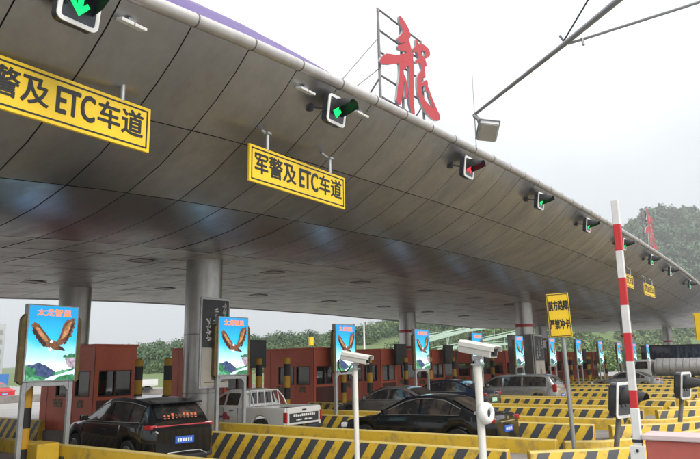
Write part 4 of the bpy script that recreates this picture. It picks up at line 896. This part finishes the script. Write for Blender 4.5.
# --- white pickup
def pickup(loc):
    t = thing('white_pickup', 'white crew cab pickup truck seen from behind with red tail lights', 'pickup', loc)
    L, W = 5.0, 1.72; hw = W/2; wh = (-1.62, 1.40); rw = .34
    def body(xa, xb, topP, nm):
        tp = smoothP(topP, 5); xs = sorted(set(list(np.linspace(xa, xb, 30))+[w_+dx*rw*1.25 for w_ in wh for dx in (-1, -.97, -.8, -.5, 0, .5, .8, .97, 1) if xa < w_+dx*rw*1.25 < xb]))
        secs = []
        for x in xs:
            z0 = .40
            for w_ in wh:
                q = (x-w_)/(rw*1.22)
                if abs(q) < 1: z0 = max(z0, rw+rw*1.22*math.sqrt(1-q*q))
            zt = interp(tp, x); f = hw*(.86+.14*min(1, (x-xa+.02)/.4) if nm == 'body' else 1)
            half = [(0, z0), (f*.95, z0), (f, z0+.04), (f*1.0, lerp(z0, zt, .6)), (f*.975, zt-.03), (f*.93, zt), (0, zt+(.02 if nm == 'body' else 0))]
            secs.append([(x, -a, b) for a, b in half]+[(x, a, b) for a, b in half[-2:0:-1]])
        m = MB(); m.loft(secs); return m.build(nm, 'carwhite', t, smooth=32)
    body(-2.5, .62, [(-2.5, .78), (-2.4, .9), (-1.5, 1.0), (-1.15, 1.03), (.62, 1.03)], 'body')
    bx = MB(); xb0, xb1 = .66, 2.46
    xs = sorted(set(list(np.linspace(xb0, xb1, 16))+[1.40+dx*rw*1.25 for dx in (-1, -.97, -.8, -.5, 0, .5, .8, .97, 1)]))
    for s_ in (-1, 1):
        secs = []
        for x in xs:
            z0 = .42; q = (x-1.40)/(rw*1.22)
            if abs(q) < 1: z0 = max(z0, rw+rw*1.22*math.sqrt(1-q*q))
            secs.append([(x, s_*hw*.96, z0), (x, s_*hw*1.0, z0+.04), (x, s_*hw, .9), (x, s_*hw*.98, 1.0), (x, s_*hw*.93, 1.02), (x, s_*hw*.90, 1.0), (x, s_*hw*.90, z0)])
        bx.loft(secs)
    bx.b2((xb0, -hw*.9, .62), (xb1, hw*.9, .66)); bx.b2((xb0, -hw*.9, .62), (xb0+.05, hw*.9, 1.0)); bx.build('cargo_bed', 'carwhite', t, smooth=30)
    m = MB(); m.b2((2.44, -hw*.90, .50), (2.50, hw*.90, 1.02)); m.build('tailgate', 'carwhite', t, bevel=.015)
    m = MB(); m.b2((2.502, -hw*.80, .57), (2.514, hw*.80, .84)); tp_ = m.build('tailgate_panel', 'dark', t, bevel=.004)
    m = MB(); r_ = random.Random(2)
    for row, (z, h, n, w0) in enumerate(((.74, .075, 11, .095), (.62, .05, 12, .065))):
        for k in range(n):
            if row and k in (4, 5): continue
            y = -w0*(n-1)/2+k*w0; m.b2((2.514, y-w0*.36, z), (2.517, y+w0*.36, z+h*r_.uniform(.7, 1)))
    m.build('panel_marks', 'ink', tp_)
    m = MB(); m.b2((2.502, -.09, .90), (2.52, .09, .95)); m.build('tailgate_handle', 'dark', t)
    m = MB(); m.b2((2.42, -hw*.95, .36), (2.60, hw*.95, .46)); m.build('rear_bumper', 'dark', t, bevel=.02)
    for s_ in (-1, 1):
        m = MB(); m.b2((2.40, s_*hw*.90, .58), (2.515, s_*hw*1.005, .88)); m.build('tail_light', 'tail', t, bevel=.012)
        for w_ in wh: wheel(t, w_, s_*(hw-.12), rw, .2)
    roof = smoothP([(-1.15, 1.03), (-.45, 1.48), (-.2, 1.55), (.2, 1.56), (.55, 1.52), (.66, 1.03)], 4); secs = []
    gs = lambda x: (1.0, max(interp(roof, x), 1.02))
    for x in np.linspace(-1.15, .655, 34):
        zt, zr = gs(x); b_ = hw*.95; r_ = lerp(b_, hw*.74, min(1, (zr-zt)/.5)); e_ = min(.06, (zr-zt)*.4)
        half = [(b_, zt), (r_, zr-e_), (r_*.93, zr-e_*.2), (0, zr+.01)]; secs.append([(x, -a, b) for a, b in half]+[(x, a, b) for a, b in half[::-1][1:]])
    m = MB(); m.loft(secs); m.build('cabin', 'carwhite', t, smooth=35)
    for xa, xb in ((-.92, -.30), (-.20, .36)):
        for s_ in (-1, 1):
            m = MB(); pr = None
            for x in np.linspace(xa, xb, 10):
                zt, zr = gs(x); b_ = hw*.95; r_ = lerp(b_, hw*.74, min(1, (zr-zt)/.5)); e_ = min(.06, (zr-zt)*.4)
                row = [(x, s_*(lerp(b_, r_, q)+.006), lerp(zt, zr-e_, q)) for q in (.12, .86)]
                if pr: m.quad(pr[0], row[0], row[1], pr[1])
                pr = row
            m.build('side_window', 'glass', t)
    m = MB(); m.quad((.652, -.60, 1.10), (.652, .60, 1.10), (.612, .52, 1.44), (.612, -.52, 1.44)); m.v = [(x+.03, y, z) for x, y, z in m.v]; m.build('rear_window', 'glass', t)
    m = MB()                                    # guard rack behind the cab
    for y in (-.7, -.35, 0, .35, .7): m.cyl((.80, y, 1.0), (.74, y*.9, 1.50), .022, n=8)
    m.cyl((.74, -.66, 1.50), (.74, .66, 1.50), .026, n=8); m.cyl((.79, -.72, 1.04), (.79, .72, 1.04), .022, n=8)
    for s_ in (-1, 1): m.tube([(.74, s_*.64, 1.50), (.95, s_*.72, 1.25), (1.05, s_*.76, 1.02)], .022, 8)
    m.build('guard_rack', 'carwhite', t, smooth=50)
    for s_ in (-1, 1):
        m = MB(); m.b2((-1.25, s_*hw*1.0, .66), (-.2, s_*(hw+.004), .72)); m.build('side_sticker', 'decalb', t)
        m = MB(); m.cyl((-.18, s_*hw, .72), (-.18, s_*(hw+.005), .72), .12, n=12); m.cyl((-.02, s_*hw, .66), (-.02, s_*(hw+.004), .66), .07, n=12); m.build('round_sticker', 'decalr', t)
        m = MB(); m.box((.12, s_*(hw+.008), .90), (.16, .03, .03)); m.box((-.55, s_*(hw+.008), .90), (.16, .03, .03)); m.build('door_handle', 'dark', t)
        m = MB(); m.b2((-.26, s_*(hw-.006), .46), (-.25, s_*(hw+.003), .98)); m.b2((.40, s_*(hw-.006), .46), (.41, s_*(hw+.003), .98)); m.build('door_joint', 'black', t)
        m = MB(); m.box((-.95, s_*(hw+.1), 1.10), (.1, .18, .16)); m.build('mirror', 'dark', t, bevel=.03)
    m = MB(); m.box((1.55, .25, .80), (.5, .5, .3)); m.build('cargo_box', 'dark', t, bevel=.02)
    return t
t = pickup((-15.05, lane(1)+.05, 0)); t.scale = (.93, .96, .95)
# --- sedans and vans
SED_T = [(-2.35, .55), (-2.25, .70), (-1.9, .80), (-1.0, .92), (0, .95), (1.3, .97), (1.7, 1.0), (2.2, .99), (2.35, .86)]
SED_R = [(-1.15, .92), (-.25, 1.36), (.1, 1.44), (.5, 1.455), (.95, 1.41), (1.85, 1.0)]
def sedan(name, label, loc, paint, plate='plate', scale=.95):
    t, hw, hr, zt = car(name, label, 'car', loc, paint, 4.7, 1.8, SED_T, SED_R, .90, .66, (-1.42, 1.38), .33, [(-.92, .22), (.30, 1.12), (1.16, 1.42)], (-.98, -.22), (1.08, 1.72), plate, scale=scale)
    for s_ in (-1, 1):
        m = MB(); m.box((2.205, s_*.645, .87), (.2, .34, .13), 0, rz=s_*R(-24)); m.build('tail_light', 'tail', t, bevel=.03)
    m = MB(); m.b2((2.33, -.42, .80), (2.365, .42, .83)); m.build('boot_trim', 'chrome', t, bevel=.006)
    m = MB(); m.b2((2.16, -.76, .26), (2.345, .76, .40)); m.build('lower_bumper', 'dark', t, bevel=.04)
    m = MB(); m.cyl((2.35, 0, .90), (2.362, 0, .90), .045, n=16); m.build('round_badge', 'chrome', t)
    return t
sedan('black_sedan', 'glossy black sedan with blue plate behind the large camera pole', (-8.55, lane(1)-.05, 0), 'carblack')
sedan('grey_sedan', 'dark grey sedan mostly hidden behind the black sedan', (-13.0, lane(2)+.1, 0), 'cargrey')
sedan('navy_sedan', 'navy sedan with green plate behind the large camera', (-13.65, lane(3)-.1, 0), 'carblue', 'plateg', 1.0)
sedan('silver_sedan', 'far silver sedan left of the tank truck', (-11.2, lane(7)+.3, 0), 'carsilver')
t, hw, hr, zt = car('silver_van', 'silver minivan with dark windows behind the camera pole', 'van', (-12.4, lane(4)-.2, 0), 'carsilver', 4.5, 1.75,
    [(-2.25, .62), (-2.15, .78), (-1.9, .88), (-1.35, .96), (0, .98), (1.6, 1.0), (2.1, .98), (2.25, .80)], [(-1.65, .95), (-.95, 1.42), (-.6, 1.52), (.3, 1.56), (1.5, 1.54), (1.85, 1.47), (2.16, .98)], .93, .76, (-1.45, 1.35), .32,
    [(-1.3, -.42), (-.32, .55), (.64, 1.72)], (-1.5, -.95), (1.88, 2.1))
for s_ in (-1, 1): m = MB(); m.box((2.13, s_*.72, .92), (.18, .2, .34)); m.build('tail_light', 'tail', t, bevel=.03)
m = MB(); m.b2((2.1, -.78, .28), (2.27, .78, .5)); m.build('rear_bumper', 'carsilver', t, bevel=.04)

# --- trucks
def cab(t, x0_, x1_, W, z0, z1, paint):
    m = MB(); hw = W/2; secs = []
    for x, zt, f in ((x0_, lerp(z0, z1, .5), .92), (x0_+.06, lerp(z0, z1, .56), .97), (x0_+.22, z1-.12, .95), (x0_+.42, z1, .93), (x1_-.05, z1, .93), (x1_, z1-.06, .92)):
        half = [(0, z0), (hw*f*1.02, z0), (hw*f*1.04, lerp(z0, zt, .5)), (hw*f*.98, zt-.08), (hw*f*.88, zt), (0, zt+.02)]
        secs.append([(x, -a, b) for a, b in half]+[(x, a, b) for a, b in half[-2:0:-1]])
    m.loft(secs); m.build('cab', paint, t, smooth=32, bevel=.02)
    for s_ in (-1, 1):
        m = MB(); zz = lerp(z0, z1, .55); y = s_*(hw*1.0); m.prism([(x0_+.16, y, zz), (x1_-.22, y, zz), (x1_-.22, y, z1-.14), (x0_+.36, y, z1-.14)], (0, 0, 0), (0, s_*.012, 0)); m.build('side_window', 'glass', t)
        m = MB(); m.box((x0_+.02, s_*hw*.72, lerp(z0, z1, .2)), (.08, .26, .16)); m.build('headlight', 'headl', t, bevel=.02)
        m = MB(); m.box((x0_+.05, s_*(hw+.14), zz+.2), (.08, .12, .3)); m.build('mirror', 'dark', t, bevel=.02)
    m = MB(); m.quad((x0_+.04, -hw*.82, lerp(z0, z1, .57)), (x0_+.04, hw*.82, lerp(z0, z1, .57)), (x0_+.20, hw*.8, z1-.13), (x0_+.20, -hw*.8, z1-.13)); m.v = [(x-.03, y, z) for x, y, z in m.v]; m.build('windscreen', 'glass', t)
t = thing('tank_truck', 'small tank truck with a ribbed grey tank at the far right', 'truck', (-10.2, lane(9)-.2, 0))
cab(t, -2.6, -1.2, 1.8, .55, 2.1, 'carwhite')
m = MB(); m.b2((-1.3, -.4, .5), (3.4, .4, .68)); m.build('chassis', 'dark', t)
m = MB(); secs = []
for x, k in ((-1.0, .86), (-.92, 1), (3.3, 1), (3.38, .86)): secs.append([(x, .98*k*math.cos(a), 1.5+.68*k*math.sin(a)) for a in [2*math.pi*j/28 for j in range(28)]])
m.loft(secs); m.build('tank', 'tank', t, smooth=40)
for k in range(9):
    m = MB(); x = -.75+.48*k; secs = [[(x+d, 1.0*math.cos(a), 1.5+.70*math.sin(a)) for a in [2*math.pi*j/28 for j in range(28)]] for d in (-.03, .03)]; m.loft(secs); m.build('tank_rib', 'galv', t, smooth=40)
for x in (-1.9, 1.4, 2.5):
    for s_ in (-1, 1): wheel(t, x, s_*.78, .4, .24)
def flat_truck(loc, label, s=1, rz=0):
    t = thing('white_truck', label, 'truck', loc, None, rz); t.scale = (s, s, s)
    cab(t, -2.9, -1.5, 1.8, .5, 2.1, 'carwhite'); m = MB(); m.b2((-1.5, -.45, .45), (2.9, .45, .62)); m.build('chassis', 'dark', t)
    m = MB(); m.b2((-1.4, -.95, .75), (2.9, .95, .85)); m.b2((-1.4, -.95, .85), (2.9, -.90, 1.3)); m.b2((-1.4, .90, .85), (2.9, .95, 1.3)); m.b2((-1.4, -.9, .85), (-1.34, .9, 1.7)); m.b2((2.84, -.9, .85), (2.9, .9, 1.3)); m.build('cargo_bed', 'carwhite', t, bevel=.015)
    for x in (-2.2, 1.8):
        for s_ in (-1, 1): wheel(t, x, s_*.75, .38, .24)
flat_truck((-48.5, 34.2, float(hill(-48.5, 34.2))), 'white flatbed truck parked beyond the canopy by the green slope')
t = sedan('red_car', 'small red car far off at the left picture edge', (-48.6, 22.9, 0), 'redw')

# ================================================================== BEYOND THE CANOPY
# ramp railings: pale green beams climbing the slope
def ramp(pts, label):
    t = thing('ramp_railing', label, 'railing', (0, 0, 0), 'pale green ramp railings on the slope')
    m = MB()
    for a, b in zip(pts, pts[1:]):
        a, b = Vector(a), Vector(b)
        for dz, h in ((0, .62), (.95, .12)): m.prism([a+Vector((0, 0, dz)), b+Vector((0, 0, dz)), b+Vector((0, 0, dz+h)), a+Vector((0, 0, dz+h))], (0, 0, 0), (-.25, 0, 0))
    m.build('beam', 'paleg', t)
    a, b = Vector(pts[0]), Vector(pts[-1]); n = 4
    for i in range(n):
        p = a.lerp(b, i/(n-1)); m = MB(); m.cyl((p.x-.3, p.y, float(hill(p.x, p.y))-.5), (p.x-.3, p.y, p.z+.3), .09, n=8); m.build('post', 'paleg', t)
RX = -62
# filled in below from world positions measured on the slope
RP = [[(-62, 98.5, 4.2), (-62, 111.4, 6.2), (-62, 130, 8.9)], [(-80, 140.0, 8.0), (-80, 173.0, 11.2), (-80, 185, 12.4)], [(-66, 145.0, 7.0), (-66, 166, 9.2)], [(-62, 112.5, 4.1), (-62, 123, 5.0), (-62, 134.5, 5.4), (-62, 152.5, 6.2)]]
for p, lb in zip(RP, ('pale green ramp railing climbing the slope behind the fourth eagle screen', 'pale green ramp railing high on the slope behind the large camera', 'pale green ramp railing on the slope just right of the large camera', 'lowest pale green ramp railing on the slope behind the large camera')): ramp(p, lb)
def lamp_post(x, y, h, label):
    t = thing('street_lamp', label, 'street lamp', (x, y, float(hill(x, y))), 'street lamps beyond the canopy')
    m = MB(); m.cyl((0, 0, 0), (0, 0, h), .14, .08, 12); m.build('pole', 'white', t, smooth=40)
    m = MB(); m.tube([(0, 0, h-.1), (.5, 0, h+.25), (1.6, 0, h+.4)], .05, 8); m.build('arm', 'white', t, smooth=40)
    m = MB(); m.box((1.9, 0, h+.4), (.8, .3, .14)); m.build('lamp_head', 'galv', t, bevel=.03)
lamp_post(-45, 64.8, 7.4, 'white street lamp pole beyond the canopy right of the third eagle screen')
t = thing('beacon_post', 'small black and yellow beacon on a slim pole above the distant trees', 'beacon', (-50, 60.73, .8))
m = MB(); m.cyl((0, 0, 0), (0, 0, 3.7), .07, n=10); m.build('pole', 'grey', t)
m = MB(); m.cyl((0, 0, 3.7), (0, 0, 4.75), .30, n=16); m.build('yellow_body', 'signy', t, smooth=40)
m = MB(); m.cyl((0, 0, 4.75), (0, 0, 5.2), .30, .24, n=16); m.build('black_cap', 'black', t, smooth=40)
t = thing('site_wall', 'dark navy wall with a pale arc beyond the tank truck', 'wall', (-8.5, 74, 0))
m = MB(); m.b2((-7.2, -.2, 0), (8.5, .2, 3.45)); m.build('panel', 'carblue', t, bevel=.03)
m = MB(); m.tube([(2.0+2.2*math.cos(a)-2.0, -.23, 1.75+1.2*math.sin(a)) for a in [R(55+65*k/10) for k in range(11)]], .07, 8); m.build('pale_arc', 'white', t, smooth=60)
m = MB(); m.b2((-7.3, -.28, 3.45), (8.6, .28, 3.55)); m.build('coping', 'dark', t)
# plaza kerb and white low wall at the left
m = MB(); m.b2((-46.3, -20, 0), (-46, 60, .5)); o = m.build('boundary_wall', 'island', bevel=.03); tag(o, 'low grey boundary wall across the far plaza at the left', 'wall')
for i, (x, y, dx, dy, h, lb) in enumerate([(-210, 88, 10, 9, 13, 'pale hazy tower block far off at the left edge, shorter one'), (-215, 99, 9, 7, 17, 'pale hazy tower block far off beside the first eagle screen, taller one'), (-240, 78, 12, 20, 9, 'low hazy building far off at the left edge')]):
    t = thing('far_building', lb, 'building', (x, y, 0), 'hazy buildings far off')
    m = MB(); m.b2((-dx/2, -dy/2, 0), (dx/2, dy/2, h)); m.build('wall', 'hazeb', t)
    m = MB()
    for z in np.arange(1.5, h-1.5, 3):
        for yy in np.arange(-dy/2+1, dy/2-1.2, 2): m.b2((dx/2-.05, yy, z), (dx/2+.02, yy+1.2, z+1.5))
    m.build('window', 'grey', t)  # windows kept pale grey: the haze of distance is put into their colour
t = thing('blue_hoarding', 'long blue hoarding far off behind the first eagle screen', 'hoarding', (-62, 28.2, 0))
m = MB(); m.b2((-.1, -3.0, .3), (.1, 2.6, 1.9)); m.build('panel', 'blue', t)
for y in (-2.5, 0, 2.2): m = MB(); m.cyl((-.15, y, 0), (-.15, y, 1.8), .06, n=8); m.build('post', 'grey', t)

# ------------------------------------------------------------------ vegetation
def leaf_mass(name, spots, mat, kind='stuff', per=70, leaf=.55):
    """spots: rows of x, y, z, radius, height. Many leaf-sized faces through the volume of every crown"""
    S = np.asarray(spots, float); n = len(S)
    reps = np.maximum(12, (per*np.ones(n))).astype(int); idx = np.repeat(np.arange(n), reps); k = len(idx)
    d = rng.normal(size=(k, 3)); d /= np.linalg.norm(d, axis=1)[:, None]
    lob = rng.normal(size=(n, 4, 3)); lob /= np.linalg.norm(lob, axis=2)[:, :, None]; pick = rng.integers(0, 4, k)
    rad = rng.random(k)**.45
    off = d*rad[:, None]*.62 + lob[idx, pick]*.45
    P = S[idx, :3] + off*np.stack([S[idx, 3], S[idx, 3], S[idx, 4]*.5], 1); P[:, 2] += S[idx, 4]*.52
    sz = leaf*(.6+.8*rng.random(k))*np.clip(S[idx, 3]/2, .6, 2.2)
    nn = off/np.linalg.norm(off, axis=1)[:, None] + rng.normal(size=(k, 3))*.55; nn /= np.linalg.norm(nn, axis=1)[:, None]
    a = np.cross(nn, rng.normal(size=(k, 3))); a /= np.linalg.norm(a, axis=1)[:, None]; b = np.cross(nn, a)
    q = np.stack([P+a*sz[:, None], P+b*sz[:, None]*.7, P-a*sz[:, None], P-b*sz[:, None]*.7], 1).reshape(-1, 3)
    me = bpy.data.meshes.new(name); me.vertices.add(len(q)); me.vertices.foreach_set('co', q.ravel()); me.loops.add(len(q)); me.loops.foreach_set('vertex_index', np.arange(len(q), dtype=np.int32))
    me.polygons.add(k); me.polygons.foreach_set('loop_start', np.arange(0, 4*k, 4, dtype=np.int32)); me.update(calc_edges=True); me.materials.append(MT[mat])
    o = bpy.data.objects.new(name, me); COL.objects.link(o)
    if kind: o['kind'] = kind
    return o
def scatter(n, xr, yr, cond=None, rr=(1.6, 3.2), hh=(3, 6)):
    out_ = []
    while len(out_) < n:
        x, y = rng.uniform(*xr), rng.uniform(*yr); z = float(hill(x, y))
        if cond and not cond(x, y, z): continue
        out_.append((x, y, z-.4, rng.uniform(*rr), rng.uniform(*hh)))
    return out_
# the slope behind the booths: shrubs and small trees in loose bands
s1 = scatter(2800, (-138, -64), (60, 240), lambda x, y, z: z > .9 and y+(x+100)*.4 > 74 and math.sin(x*.16+y*.05)+.5*math.sin(y*.21+x*.1) > -.30, (.9, 2.4), (1.2, 3.4))
leaf_mass('hillside_shrubs', s1, 'leafa', per=110, leaf=.22)
s2 = scatter(1200, (-172, -100), (70, 260), lambda x, y, z: z > 1.2 and y+(x+100)*.4 > 76, (.9, 2.8), (1.6, 5.6)); leaf_mass('hillside_trees', s2, 'leafb', per=200, leaf=.24)
s3 = scatter(1900, (-300, 60), (380, 720), lambda x, y, z: z > 7, (3.0, 9.5), (7, 21)); leaf_mass('mountain_forest', s3, 'leafb', per=230, leaf=.55)
s4 = scatter(520, (-62, -32), (95, 215), lambda x, y, z: True, (1.2, 2.6), (1.8, 4.4)); leaf_mass('roadside_bushes', s4, 'leafc', per=170, leaf=.30)

# ------------------------------------------------------------------ the misty air
m = MB(); m.b2((-905, -605, -1.5), (905, 1205, 170)); hz = m.build('haze', [], kind='stuff')
hm = bpy.data.materials.new('mist'); hm.use_nodes = True; t = hm.node_tree; t.nodes.clear()
o_ = N(t, 'ShaderNodeOutputMaterial'); v_ = N(t, 'ShaderNodeVolumePrincipled'); v_.inputs['Color'].default_value = (.93, .95, .97, 1); v_.inputs['Density'].default_value = .00065; v_.inputs['Anisotropy'].default_value = .2
t.links.new(v_.outputs[0], o_.inputs['Volume']); hz.data.materials.append(hm)

s5 = scatter(1000, (-150, 20), (190, 420), lambda x, y, z: math.sin(x*.09+y*.04)+.6*math.sin(y*.11-x*.05) > -.5, (1.6, 4.2), (2, 7)); leaf_mass('bank_bushes', s5, 'leafc', per=150, leaf=.38)
